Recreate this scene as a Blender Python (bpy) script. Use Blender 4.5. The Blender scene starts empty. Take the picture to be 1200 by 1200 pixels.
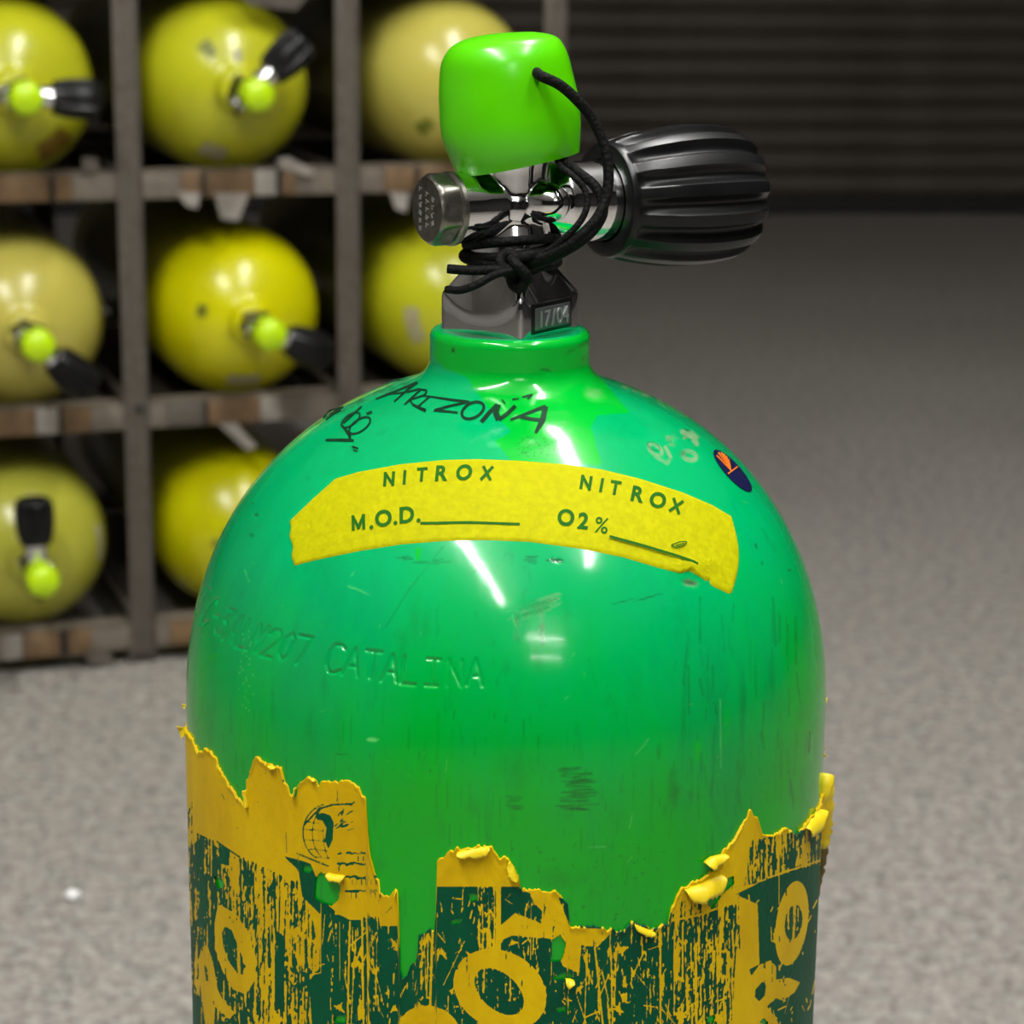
import bpy, bmesh, math, random
import numpy as np
from mathutils import Vector, Matrix

rng = np.random.default_rng(7)
random.seed(7)
scene = bpy.context.scene
COL = scene.collection

# ------------------------------------------------------------------ camera
FPX = 2700.0                                   # focal length in pixels of the 1200 px frame
CAM = np.array([0.00114, -0.6362, 0.77])
PITCH, ROLL = math.radians(14.2), math.radians(0.6)
F_ = np.array([0, math.cos(PITCH), -math.sin(PITCH)])
R0 = np.array([1.0, 0, 0]); U0 = np.array([0, math.sin(PITCH), math.cos(PITCH)])
R_ = R0 * math.cos(ROLL) + U0 * math.sin(ROLL)
U_ = U0 * math.cos(ROLL) - R0 * math.sin(ROLL)
cd = bpy.data.cameras.new('camera')
cam = bpy.data.objects.new('camera', cd); COL.objects.link(cam)
cd.sensor_width = 36.0; cd.sensor_fit = 'HORIZONTAL'
cd.lens = 36.0 * FPX / 1200.0
cd.clip_start = 0.02; cd.clip_end = 60
mw = Matrix(((R_[0], U_[0], -F_[0], CAM[0]), (R_[1], U_[1], -F_[1], CAM[1]), (R_[2], U_[2], -F_[2], CAM[2]), (0, 0, 0, 1)))
cam.matrix_world = mw
cd.dof.use_dof = True; cd.dof.focus_distance = 0.612; cd.dof.aperture_fstop = 22.0
scene.camera = cam

# ------------------------------------------------------------------ world, lamps, exposure
w = bpy.data.worlds.new('world'); scene.world = w; w.use_nodes = True
w.node_tree.nodes['Background'].inputs[0].default_value = (0.9, 0.95, 1.0, 1)
w.node_tree.nodes['Background'].inputs[1].default_value = 0.02
scene.view_settings.view_transform = 'Standard'
scene.view_settings.look = 'None'
scene.view_settings.gamma = 1.0
scene.view_settings.exposure = 0.0
scene.view_settings.use_curve_mapping = False

LAMPZ = 2.70
def tube_lamp(name, a, b, watts, width=0.05, z=LAMPZ, color=(1.0, 0.99, 0.955)):
    ld = bpy.data.lights.new(name, 'AREA'); ld.shape = 'RECTANGLE'
    d = Vector((b[0] - a[0], b[1] - a[1], 0))
    ld.size = d.length; ld.size_y = width; ld.energy = watts; ld.color = color
    o = bpy.data.objects.new(name, ld); COL.objects.link(o)
    o.location = ((a[0] + b[0]) / 2, (a[1] + b[1]) / 2, z)
    o.rotation_euler = (0, 0, math.atan2(d.y, d.x))
    # the tube shines on the ceiling too
    o2 = o.copy(); o2.data = ld.copy(); o2.data.energy = watts * 0.45; COL.objects.link(o2)
    o2.location.z = z + 0.02; o2.rotation_euler = (math.pi, 0, math.atan2(d.y, d.x))
    return o
# two rows of fluorescent tubes, square to the rack
tube_lamp('tube_lamp', (0.40, 1.17), (0.78, 0.04), 37)
tube_lamp('tube_lamp', (0.84, -0.14), (1.22, -1.27), 29)
tube_lamp('tube_lamp', (-0.84, -0.14), (-0.46, -1.27), 42)
tube_lamp('tube_lamp', (-0.46, -1.27), (-0.06, -2.40), 26)
tube_lamp('tube_lamp', (0.55, -3.70), (1.45, -3.70), 17)
tube_lamp('tube_lamp', (0.75, -4.90), (1.80, -4.90), 17)

# ------------------------------------------------------------------ picture <-> place helpers
def proj(P):
    d = np.asarray(P, float) - CAM
    z = d @ F_
    return np.stack([600 + FPX * (d @ R_) / z, 600 - FPX * (d @ U_) / z], -1)
def rays(p):
    p = np.asarray(p, float)
    d = FPX * F_ + (p[..., 0:1] - 600) * R_ - (p[..., 1:2] - 600) * U_
    return d / np.linalg.norm(d, axis=-1, keepdims=True)
def at_y(px, py, Y):
    d = rays(np.array([px, py]))
    return CAM + d * ((Y - CAM[1]) / d[1])
def at_z(px, py, Z=0.0):
    d = rays(np.array([px, py]))
    return CAM + d * ((Z - CAM[2]) / d[2])

# ------------------------------------------------------------------ object helpers
def link(o, parent=None):
    COL.objects.link(o)
    if parent is not None:
        o.parent = parent
    return o
def empty(name, label, cat, loc=(0, 0, 0), rot=(0, 0, 0), group=None):
    o = bpy.data.objects.new(name, None); COL.objects.link(o)
    o.empty_display_size = 0.05
    o.location = loc; o.rotation_euler = rot
    o['label'] = label; o['category'] = cat
    if group: o['group'] = group
    return o
def structure(o):
    o['kind'] = 'structure'; return o
def smooth(me, ang=None):
    me.polygons.foreach_set('use_smooth', np.ones(len(me.polygons), bool))
    if ang is not None:
        try: me.set_sharp_from_angle(angle=math.radians(ang))
        except Exception: pass
def mesh_np(name, V, Fq, mat=None, sm=True, ang=None):
    me = bpy.data.meshes.new(name)
    V = np.asarray(V, np.float32).reshape(-1, 3); Fq = np.asarray(Fq, np.int32)
    n, k = Fq.shape
    me.vertices.add(len(V)); me.vertices.foreach_set('co', V.ravel())
    me.loops.add(n * k); me.loops.foreach_set('vertex_index', Fq.ravel())
    me.polygons.add(n); me.polygons.foreach_set('loop_start', np.arange(0, n * k, k, dtype=np.int32))
    me.update(calc_edges=True); me.validate()
    if sm: smooth(me, ang)
    if mat: me.materials.append(mat)
    return me
def ob(name, me, parent=None, mat=None):
    o = bpy.data.objects.new(name, me)
    if mat and not me.materials: me.materials.append(mat)
    return link(o, parent)
def grid_faces(nr, nc, closed=False):
    r = np.arange(nr - 1)[:, None]; m = nc if closed else nc - 1
    c = np.arange(m)[None, :]; c2 = (c + 1) % nc
    a = r * nc + c; b = r * nc + c2; d = (r + 1) * nc + c2; e = (r + 1) * nc + c
    return np.stack([a, b, d, e], -1).reshape(-1, 4)
def grid(name, P, mat, parent=None, closed=False, keep=None, attrs=None, ang=None):
    nr, nc = P.shape[:2]
    Fq = grid_faces(nr, nc, closed)
    if keep is not None: Fq = Fq[keep.ravel()]
    me = mesh_np(name, P.reshape(-1, 3), Fq, mat, True, ang)
    if attrs:
        for k, v in attrs.items():
            a = me.attributes.new(k, 'FLOAT', 'POINT'); a.data.foreach_set('value', np.asarray(v, np.float32).ravel())
    return ob(name, me, parent)
def from_bm(name, bm, mat, parent=None, sm=False, ang=35):
    bmesh.ops.recalc_face_normals(bm, faces=bm.faces[:])
    me = bpy.data.meshes.new(name); bm.to_mesh(me); bm.free()
    if sm: smooth(me, ang)
    me.materials.append(mat)
    return ob(name, me, parent)
def bm_box(bm, lo, hi, M=None, bevel=0.0):
    lo, hi = Vector(lo), Vector(hi)
    mat = Matrix.Translation((lo + hi) / 2) @ Matrix.Diagonal((*(hi - lo), 1))
    if M is not None: mat = M @ mat
    r = bmesh.ops.create_cube(bm, size=1.0, matrix=mat)
    if bevel:
        es = list({e for v in r['verts'] for e in v.link_edges})
        bmesh.ops.bevel(bm, geom=es, offset=bevel, segments=2, affect='EDGES', profile=0.5)
def box(name, lo, hi, mat, parent=None, bevel=0.002, M=None):
    bm = bmesh.new(); bm_box(bm, lo, hi, M, bevel)
    return from_bm(name, bm, mat, parent, True, 40)
def lathe(name, prof, mat, parent=None, n=64, M=None, ang=35):
    """profile of (r, z) turned about local Z"""
    pr = np.asarray(prof, float); t = np.linspace(0, 2 * np.pi, n, endpoint=False)
    P = np.stack([pr[:, 0:1] * np.cos(t), pr[:, 0:1] * np.sin(t), np.broadcast_to(pr[:, 1:2], (len(pr), n))], -1)
    if M is not None:
        P = P @ np.array(M.to_3x3()).T + np.array(M.translation)
    return grid(name, P, mat, parent, True, ang=ang)
def spline(pts, n=60):
    p = np.asarray(pts, float); k = len(p)
    d = np.r_[0, np.cumsum(np.linalg.norm(np.diff(p, axis=0), axis=1))]; d /= d[-1]
    m = np.zeros_like(p)
    m[1:-1] = (p[2:] - p[:-2]) / (d[2:] - d[:-2])[:, None]
    m[0] = (p[1] - p[0]) / (d[1] - d[0]); m[-1] = (p[-1] - p[-2]) / (d[-1] - d[-2])
    t = np.linspace(0, 1, n); i = np.clip(np.searchsorted(d, t, 'right') - 1, 0, k - 2)
    h = (d[i + 1] - d[i])[:, None]; s = ((t - d[i])[:, None]) / h
    return ((2 * s**3 - 3 * s**2 + 1) * p[i] + (s**3 - 2 * s**2 + s) * h * m[i] + (-2 * s**3 + 3 * s**2) * p[i + 1] + (s**3 - s**2) * h * m[i + 1])
def tube_np(path, rad, n=12, flat=1.0):
    p = np.asarray(path, float); T = np.gradient(p, axis=0); T /= np.linalg.norm(T, axis=1, keepdims=True)
    N = np.zeros_like(p); u = np.cross(T[0], [0.3, 0.2, 0.9]); u /= np.linalg.norm(u); N[0] = u
    for i in range(1, len(p)):
        u = N[i - 1] - T[i] * (N[i - 1] @ T[i]); N[i] = u / np.linalg.norm(u)
    B = np.cross(T, N); a = np.linspace(0, 2 * np.pi, n, endpoint=False)
    r = np.broadcast_to(np.asarray(rad, float), (len(p),))[:, None, None]
    ring = p[:, None] + r * (np.cos(a)[None, :, None] * N[:, None] + flat * np.sin(a)[None, :, None] * B[:, None])
    first, last = np.repeat(p[:1, None], n, 1), np.repeat(p[-1:, None], n, 1)
    return np.concatenate([first, ring, last], 0)
def tubes(name, specs, mat, parent=None, n=12):
    Vs, Fs, off = [], [], 0
    for path, rad in specs:
        P = tube_np(path, rad, n); Vs.append(P.reshape(-1, 3)); Fs.append(grid_faces(P.shape[0], n, True) + off); off += P.shape[0] * n
    me = mesh_np(name, np.concatenate(Vs), np.concatenate(Fs), mat)
    return ob(name, me, parent)

# ------------------------------------------------------------------ materials
def srgb(r, g, b):
    f = lambda c: (c / 255 / 12.92) if c / 255 <= 0.04045 else ((c / 255 + 0.055) / 1.055) ** 2.4
    return (f(r), f(g), f(b), 1.0)
class NT:
    def __init__(s, name):
        s.m = bpy.data.materials.new(name); s.m.use_nodes = True; s.t = s.m.node_tree
        s.b = s.t.nodes['Principled BSDF']
        s.tc = s.n('ShaderNodeTexCoord')
    def n(s, ty, **kw):
        x = s.t.nodes.new(ty)
        for k, v in kw.items(): setattr(x, k, v)
        return x
    def l(s, a, b): s.t.links.new(a, b)
    def noise(s, scale, detail=4, rough=0.55, stretch=None, coord='Object'):
        x = s.n('ShaderNodeTexNoise'); x.inputs['Scale'].default_value = scale
        x.inputs['Detail'].default_value = detail; x.inputs['Roughness'].default_value = rough
        if stretch:
            mp = s.n('ShaderNodeMapping'); mp.inputs['Scale'].default_value = stretch
            s.l(s.tc.outputs[coord], mp.inputs[0]); s.l(mp.outputs[0], x.inputs['Vector'])
        else: s.l(s.tc.outputs[coord], x.inputs['Vector'])
        return x.outputs['Fac']
    def ramp(s, src, a, b, lo=0.0, hi=1.0):
        x = s.n('ShaderNodeMapRange'); s.l(src, x.inputs[0])
        x.inputs[1].default_value = a; x.inputs[2].default_value = b; x.inputs[3].default_value = lo; x.inputs[4].default_value = hi
        return x.outputs[0]
    def mix(s, fac, A, B):
        x = s.n('ShaderNodeMix', data_type='RGBA')
        if isinstance(fac, float): x.inputs[0].default_value = fac
        else: s.l(fac, x.inputs[0])
        for sock, v in ((x.inputs[6], A), (x.inputs[7], B)):
            if isinstance(v, tuple): sock.default_value = v
            else: s.l(v, sock)
        return x.outputs[2]
    def math(s, op, a, b):
        x = s.n('ShaderNodeMath', operation=op)
        for i, v in enumerate((a, b)):
            if isinstance(v, (int, float)): x.inputs[i].default_value = v
            else: s.l(v, x.inputs[i])
        return x.outputs[0]
    def attr(s, name):
        x = s.n('ShaderNodeAttribute'); x.attribute_name = name; return x.outputs['Fac']
    def color(s, v):
        if isinstance(v, tuple): s.b.inputs['Base Color'].default_value = v
        else: s.l(v, s.b.inputs['Base Color'])
    def set(s, **kw):
        for k, v in kw.items():
            k = k.replace('_', ' ')
            if isinstance(v, (int, float, tuple)): s.b.inputs[k].default_value = v
            else: s.l(v, s.b.inputs[k])
        return s
    def bump(s, h, strength=0.3, dist=0.001):
        x = s.n('ShaderNodeBump'); x.inputs['Strength'].default_value = strength; x.inputs['Distance'].default_value = dist
        s.l(h, x.inputs['Height']); s.l(x.outputs[0], s.b.inputs['Normal'])
def simple(name, c1, c2=None, scale=40, rough=0.5, metal=0.0, bump=0.0, bdist=0.001, **kw):
    k = NT(name)
    if c2 is None: c2 = c1
    f = k.noise(scale)
    k.color(k.mix(k.ramp(f, 0.35, 0.65), c1, c2)); k.set(Roughness=rough, Metallic=metal, **kw)
    if bump: k.bump(f, bump, bdist)
    return k.m

# green enamel of the big tank: 'lime','dark','pale','worn' are paint wear masks kept on the mesh
k = NT('green_enamel')
f1 = k.noise(9, 5, 0.6); f2 = k.noise(26, 6, 0.65, (1, 1, 0.16)); f3 = k.noise(160, 3, 0.6)
base = k.mix(k.ramp(f1, 0.35, 0.68), srgb(0, 150, 86), srgb(0, 160, 94))
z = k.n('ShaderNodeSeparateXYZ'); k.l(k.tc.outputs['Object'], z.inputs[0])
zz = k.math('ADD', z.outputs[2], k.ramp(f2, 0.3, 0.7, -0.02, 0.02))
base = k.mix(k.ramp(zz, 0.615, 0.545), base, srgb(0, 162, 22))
base = k.mix(k.ramp(f2, 0.50, 0.74, 0.0, 0.34), base, srgb(6, 108, 52))
f4 = k.noise(210, 5, 0.7, (1, 1, 0.05)); base = k.mix(k.ramp(f4, 0.60, 0.78, 0.0, 0.35), base, srgb(16, 90, 50))
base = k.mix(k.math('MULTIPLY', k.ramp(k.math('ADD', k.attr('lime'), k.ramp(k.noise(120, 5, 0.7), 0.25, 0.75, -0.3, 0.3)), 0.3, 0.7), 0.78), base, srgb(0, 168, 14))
base = k.mix(k.math('MULTIPLY', k.attr('pale'), k.ramp(f3, 0.3, 0.5, 0.35, 1.0)), base, srgb(96, 196, 100))
base = k.mix(k.math('MULTIPLY', k.attr('worn'), k.ramp(f3, 0.36, 0.58, 0.1, 0.85)), base, srgb(116, 148, 108))
base = k.mix(k.math('MULTIPLY', k.attr('dark'), k.ramp(f3, 0.32, 0.52, 0.3, 1.0)), base, srgb(22, 52, 26))
k.color(base)
k.set(Roughness=k.ramp(f2, 0.3, 0.75, 0.09, 0.17), Specular_IOR_Level=0.45)
k.bump(k.noise(55, 3), 0.06, 0.002)
M_green = k.m

# bottom wrap label: ink mask = the dark green print
k = NT('torn_label')
f1 = k.noise(60, 4, 0.6, (1, 1, 0.35)); f2 = k.noise(420, 2)
yel = k.mix(k.ramp(f1, 0.35, 0.7), srgb(216, 180, 2), srgb(196, 158, 4))
ink = k.mix(k.ramp(f1, 0.35, 0.7), srgb(0, 70, 46), srgb(0, 82, 52))
k.color(k.mix(k.ramp(k.attr('ink'), 0.38, 0.62), yel, ink)); k.set(Roughness=0.5, Specular_IOR_Level=0.15)
k.bump(f2, 0.12, 0.0006)
M_label = k.m
M_curl = simple('label_backing', srgb(232, 208, 22), srgb(214, 186, 14), 120, 0.5)
k = NT('yellow_tape'); f = k.noise(420, 3, 0.7); g = k.noise(30, 4)
k.color(k.mix(k.ramp(f, 0.35, 0.65), srgb(160, 158, 0), k.mix(k.ramp(g, 0.3, 0.7), srgb(176, 174, 0), srgb(168, 164, 0)))); k.set(Roughness=0.7, Specular_IOR_Level=0.08)
k.bump(f, 0.25, 0.0004); M_tape = k.m
M_print = simple('green_print', srgb(20, 84, 20), srgb(34, 92, 14), 300, 0.7, 0, 0, 0.001, Specular_IOR_Level=0.1)
M_marker = simple('black_marker', srgb(10, 40, 26), srgb(16, 54, 34), 200, 0.5, 0, 0, 0.001, Specular_IOR_Level=0.12)
M_chrome = NT('chrome').set(Metallic=1.0, Roughness=0.06); M_chrome.color(srgb(232, 232, 234)); M_chrome = M_chrome.m
k = NT('worn_nickel'); f = k.noise(300, 4); k.color(k.mix(k.ramp(f, 0.35, 0.7), srgb(150, 146, 138), srgb(112, 108, 100)))
k.set(Metallic=1.0, Roughness=0.34); k.bump(f, 0.2, 0.0002); M_nickel = k.m
M_plate = NT('date_plate_metal').set(Metallic=0.8, Roughness=0.4); M_plate.color(srgb(116, 122, 122)); M_plate = M_plate.m
M_digits = NT('raised_digits_metal').set(Metallic=0.8, Roughness=0.3); M_digits.color(srgb(196, 200, 198)); M_digits = M_digits.m
M_recess_shade = simple('painted_recess_shade', srgb(14, 15, 15), None, 40, 0.3)  # near-black colour imitates the shade of the recess round the date plate
M_rubber = simple('black_rubber', srgb(12, 12, 13), srgb(19, 19, 20), 90, 0.3, 0, 0.05, 0.001, Specular_IOR_Level=0.3)
k = NT('black_braid'); wv = k.n('ShaderNodeTexVoronoi'); wv.inputs['Scale'].default_value = 900
k.l(k.tc.outputs['Object'], wv.inputs['Vector']); k.color(k.mix(k.ramp(wv.outputs['Distance'], 0.1, 0.6), srgb(18, 18, 18), srgb(5, 5, 5)))
k.set(Roughness=0.7, Specular_IOR_Level=0.15); k.bump(wv.outputs['Distance'], 0.6, 0.0004); M_cord = k.m
k = NT('lime_vinyl'); f = k.noise(24, 3); k.color(k.mix(k.ramp(f, 0.3, 0.7), srgb(88, 202, 0), srgb(80, 192, 2)))
k.set(Roughness=0.24, Subsurface_Weight=0.15, Subsurface_Radius=(0.004, 0.006, 0.001), Subsurface_Scale=0.5); M_cap = k.m
M_navy = simple('navy_print', srgb(22, 24, 62), None, 40, 0.25)
M_orange = simple('orange_print', srgb(228, 120, 30), srgb(206, 92, 22), 300, 0.3)

def yellow(name, a, b):
    k = NT(name); f = k.noise(14, 4); g = k.noise(60, 4, 0.6, (1, 1, 0.3))
    c = k.mix(k.ramp(f, 0.35, 0.68), a, b); c = k.mix(k.ramp(g, 0.62, 0.8, 0, 0.35), c, srgb(120, 110, 40))
    k.color(c); k.set(Roughness=0.24); return k.m
M_rackcap = simple('lime_cap_vinyl', srgb(190, 228, 4), srgb(182, 220, 6), 40, 0.35)
M_sticker = simple('grey_sticker', srgb(176, 170, 130), srgb(160, 152, 116), 60, 0.5)
M_mark = simple('stamp_mark', srgb(120, 126, 20), srgb(96, 100, 18), 90, 0.5)
k = NT('rack_steel'); f = k.noise(26, 5, 0.65); g = k.noise(140, 4)
k.color(k.mix(k.ramp(f, 0.36, 0.66), srgb(92, 86, 78), k.mix(k.ramp(g, 0.4, 0.6), srgb(78, 68, 58), srgb(100, 94, 86))))
k.set(Roughness=0.5, Metallic=0.2); k.bump(g, 0.2, 0.001); M_steel = k.m
M_railpaint = simple('worn_rail_paint', srgb(118, 108, 96), srgb(100, 92, 82), 30, 0.5, 0, 0.15)
M_wood = simple('brown_wood', srgb(118, 92, 62), srgb(98, 76, 52), 45, 0.65, 0, 0.3)
M_pale = simple('pale_tape', srgb(156, 150, 142), srgb(138, 130, 122), 60, 0.6)
M_strap = simple('dark_strap', srgb(40, 36, 32), srgb(28, 26, 24), 60, 0.7)
k = NT('concrete'); f1 = k.noise(1.1, 5); f2 = k.noise(75, 4, 0.75); f3 = k.noise(190, 3, 0.65); f4 = k.noise(38, 3, 0.6)
c = k.mix(k.ramp(f2, 0.38, 0.62), srgb(98, 96, 92), srgb(176, 173, 166)); c = k.mix(k.ramp(f4, 0.40, 0.60, 0, 0.45), c, srgb(158, 146, 138)); c = k.mix(k.ramp(f4, 0.45, 0.33, 0, 0.4), c, srgb(118, 122, 112)); c = k.mix(k.ramp(f3, 0.56, 0.70), c, srgb(198, 192, 184))
c = k.mix(k.ramp(f1, 0.35, 0.7, 0, 0.35), c, srgb(116, 106, 100)); c = k.mix(k.ramp(f3, 0.42, 0.30), c, srgb(84, 82, 78))
k.color(c); k.set(Roughness=0.62); k.bump(f2, 0.12, 0.002); M_floor = k.m
M_slat = simple('door_slat_paint', srgb(82, 74, 64), srgb(72, 62, 54), 6, 0.55)
M_rail = simple('door_bottom_rubber', srgb(34, 31, 28), None, 6, 0.7)
M_wall = simple('dark_wall_paint', srgb(58, 55, 52), srgb(50, 48, 46), 3, 0.8)
M_lwall = simple('light_wall_paint', srgb(176, 174, 168), srgb(164, 162, 158), 3, 0.8)
M_ceil = simple('ceiling_paint', srgb(226, 227, 226), srgb(220, 221, 220), 3, 0.8)
M_scrap = simple('white_paper', srgb(240, 240, 238), None, 40, 0.7)

# ------------------------------------------------------------------ setting
bm = bmesh.new(); bm_box(bm, (-4.5, -7.5, -0.06), (4.5, 7.2, 0.0)); structure(from_bm('floor', bm, M_floor))
bm = bmesh.new(); bm_box(bm, (-4.5, -7.5, 3.1), (4.5, 7.2, 3.2)); structure(from_bm('ceiling', bm, M_ceil))
for nm, lo, hi in (('wall_left', (-4.6, -7.5, 0), (-4.5, 7.2, 3.1)), ('wall_right', (4.5, -7.5, 0), (4.6, 7.2, 3.1)),
                   ('wall_front', (-4.6, -7.6, 0), (4.6, -7.5, 3.1)), ('wall_back', (-4.6, 7.0, 0), (4.6, 7.1, 3.1))):
    bm = bmesh.new(); bm_box(bm, lo, hi); structure(from_bm(nm, bm, M_lwall if nm == 'wall_left' else M_wall))
door = bpy.data.objects.new('door_1', None); COL.objects.link(door); structure(door)
door.location = (0.714, 5.871, 0); door.rotation_euler = (0, 0, math.radians(5.5))
PITCHS = 0.0640
prof = [(0.0, 0.0), (-0.004, 0.004), (-0.013, 0.016), (-0.017, 0.032), (-0.013, 0.048), (-0.004, 0.060), (0.0, 0.064)]
V = []; 
for x in (-5.0, 3.5):
    V += [(x, y, z) for y, z in prof]
npf = len(prof)
Fq = [(i, npf + i, npf + i + 1, i + 1) for i in range(npf - 1)]
slat_me = mesh_np('slat', V, Fq, M_slat, True, 50)
for i in range(46):
    o = ob('slat', slat_me, door); o.location = (0, 0, 0.045 + i * PITCHS)
box('bottom_rail', (-5.0, -0.02, 0.0), (3.5, 0.03, 0.045), M_rail, door, 0.004)

# ------------------------------------------------------------------ big tank: profile of revolution
RT = 0.0921; Z0, HD, NN, MM = 0.55284, 0.09786, 2.235, 2.015
RN, ZN = 0.0224, 0.6620
FA = np.array([0.0310, 0.0]); 
def dome_r(z):
    t = np.clip((z - Z0) / HD, 0, 1); return RT * (1 - t**NN) ** (1 / MM)
zs_ = np.linspace(Z0, Z0 + HD * 0.99, 4000); rs_ = dome_r(zs_)
zfil = zs_[np.argmax(rs_ < 0.0330)]
# dense table of r(z) used for casting
ztab = [0.0, 0.004, 0.012, 0.030, Z0]; rtab = [0.070, 0.083, 0.0895, RT, RT]
zz_ = np.linspace(Z0, zfil, 160)[1:]; ztab += list(zz_); rtab += list(dome_r(zz_))
t_ = np.linspace(0, 1, 14)[1:]
pa, pb, pc = np.array([0.0330, zfil]), np.array([RN + 0.0006, zfil + 0.0026]), np.array([RN, 0.6530])
fil = (1 - t_)[:, None]**2 * pa + 2 * (t_ * (1 - t_))[:, None] * pb + t_[:, None]**2 * pc
ztab += list(fil[:, 1]); rtab += list(fil[:, 0])
ztab += [0.6600, 0.6609, 0.6616, 0.6620]; rtab += [RN, RN - 0.0003, RN - 0.0009, RN - 0.0019]
ztab, rtab = np.array(ztab), np.array(rtab)
def tank_r(z): return np.interp(z, ztab, rtab)
def tank_n(P):
    e = 2e-4; dr = (tank_r(P[..., 2] + e) - tank_r(P[..., 2] - e)) / (2 * e)
    q = np.hypot(P[..., 0], P[..., 1]); N = np.stack([P[..., 0] / q, P[..., 1] / q, -dr], -1)
    return N / np.linalg.norm(N, axis=-1, keepdims=True)
def on_tank(p, off=0.0):
    """points of the tank surface seen at picture points p, raised by off along the normal"""
    p = np.asarray(p, float); sh = p.shape[:-1]; D = rays(p.reshape(-1, 2)); out = np.zeros((len(D), 3))
    ts = np.linspace(0.50, 0.74, 260)
    for s in range(0, len(D), 4000):
        d = D[s:s + 4000]; P = CAM + d[:, None] * ts[None, :, None]
        g = np.hypot(P[..., 0], P[..., 1]) - tank_r(P[..., 2]); g[P[..., 2] > ZN] = 1
        neg = g < 0; i = np.where(neg.any(1), neg.argmax(1), np.abs(g).argmin(1)); i = np.clip(i, 1, len(ts) - 1)
        a, b = ts[i - 1].copy(), ts[i].copy()
        for _ in range(22):
            m = (a + b) / 2; Q = CAM + d * m[:, None]; inside = np.hypot(Q[:, 0], Q[:, 1]) < tank_r(Q[:, 2])
            b = np.where(inside, m, b); a = np.where(inside, a, m)
        out[s:s + 4000] = CAM + d * b[:, None]
    if np.any(off): out = out + tank_n(out) * (np.asarray(off).reshape(-1, 1) if np.ndim(off) else off)
    return out.reshape(*sh, 3)

# ------------------------------------------------------------------ flat print and wear: masks sampled at mesh vertices
class Canvas:
    def __init__(s, x0, y0, x1, y1, k):
        s.x0, s.y0, s.k = x0, y0, k
        s.a = np.zeros((int((y1 - y0) * k), int((x1 - x0) * k)), np.float32)
        yy, xx = np.mgrid[0:s.a.shape[0], 0:s.a.shape[1]]
        s.X = x0 + (xx + .5) / k; s.Y = y0 + (yy + .5) / k
    def win(s, x0, y0, x1, y1):
        h, w_ = s.a.shape; k = s.k
        i0 = int(np.clip((y0 - s.y0) * k - 1, 0, h)); i1 = int(np.clip((y1 - s.y0) * k + 2, 0, h))
        j0 = int(np.clip((x0 - s.x0) * k - 1, 0, w_)); j1 = int(np.clip((x1 - s.x0) * k + 2, 0, w_))
        return slice(i0, i1), slice(j0, j1)
    def inside(s, poly):
        p = np.asarray(poly, float); sl = s.win(p[:, 0].min(), p[:, 1].min(), p[:, 0].max(), p[:, 1].max())
        X, Y = s.X[sl], s.Y[sl]; c = np.zeros(X.shape, bool)
        for (xa, ya), (xb, yb) in zip(p, np.roll(p, -1, 0)):
            if ya == yb: continue
            c ^= ((ya > Y) != (yb > Y)) & (X < (xb - xa) * (Y - ya) / (yb - ya) + xa)
        return sl, c
    def poly(s, poly, v=1.0):
        sl, c = s.inside(poly); s.a[sl][c] = v
    def ell(s, cx, cy, rx, ry, rot, v=1.0, soft=0.0, jag=0.0):
        r = max(rx, ry) * 1.5; sl = s.win(cx - r, cy - r, cx + r, cy + r); X, Y = s.X[sl] - cx, s.Y[sl] - cy
        c_, s_ = math.cos(math.radians(rot)), math.sin(math.radians(rot))
        d = np.hypot((X * c_ + Y * s_) / rx, (-X * s_ + Y * c_) / ry)
        if jag: 
            a = np.arctan2(Y, X); d = d * (1 + jag * np.sin(3 * a + cx) + jag * np.sin(7 * a + cy))
        if soft: s.a[sl] = np.maximum(s.a[sl], v * np.clip((1 - d) / soft, 0, 1))
        else: s.a[sl][d < 1] = v
    def stroke(s, pts, wd, v=1.0, mx=False):
        for (xa, ya), (xb, yb) in zip(pts[:-1], pts[1:]):
            r = wd; sl = s.win(min(xa, xb) - r, min(ya, yb) - r, max(xa, xb) + r, max(ya, yb) + r)
            X, Y = s.X[sl], s.Y[sl]; L = (xb - xa)**2 + (yb - ya)**2 + 1e-9
            t = np.clip(((X - xa) * (xb - xa) + (Y - ya) * (yb - ya)) / L, 0, 1)
            d = np.hypot(X - xa - t * (xb - xa), Y - ya - t * (yb - ya))
            if mx: s.a[sl] = np.maximum(s.a[sl], v * np.clip((wd / 2 + .7 - d) / 1.4, 0, 1))
            else: s.a[sl][d < wd / 2] = v
    def sample(s, P, outside=0.0):
        q = proj(P); j = (q[..., 0] - s.x0) * s.k - .5; i = (q[..., 1] - s.y0) * s.k - .5
        h, w_ = s.a.shape; ok = (i >= 0) & (j >= 0) & (i < h - 1) & (j < w_ - 1)
        # only the side that faces the camera
        N = tank_n(P); ok &= ((CAM - P) * N).sum(-1) > 0
        ii, jj = np.clip(i, 0, h - 2), np.clip(j, 0, w_ - 2); i0, j0 = ii.astype(int), jj.astype(int); fi, fj = ii - i0, jj - j0
        a = s.a; v = (a[i0, j0] * (1 - fi) * (1 - fj) + a[i0 + 1, j0] * fi * (1 - fj) + a[i0, j0 + 1] * (1 - fi) * fj + a[i0 + 1, j0 + 1] * fi * fj)
        return np.where(ok, v, outside), ok
def blur(a, n, axis):
    k_ = np.ones(n) / n
    return np.apply_along_axis(lambda v: np.convolve(v, k_, 'same'), axis, a)
def ranks(a):
    o = np.argsort(a.ravel()); r = np.empty(a.size, np.float32); r[o] = np.linspace(0, 1, a.size, dtype=np.float32); return r.reshape(a.shape)
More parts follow.
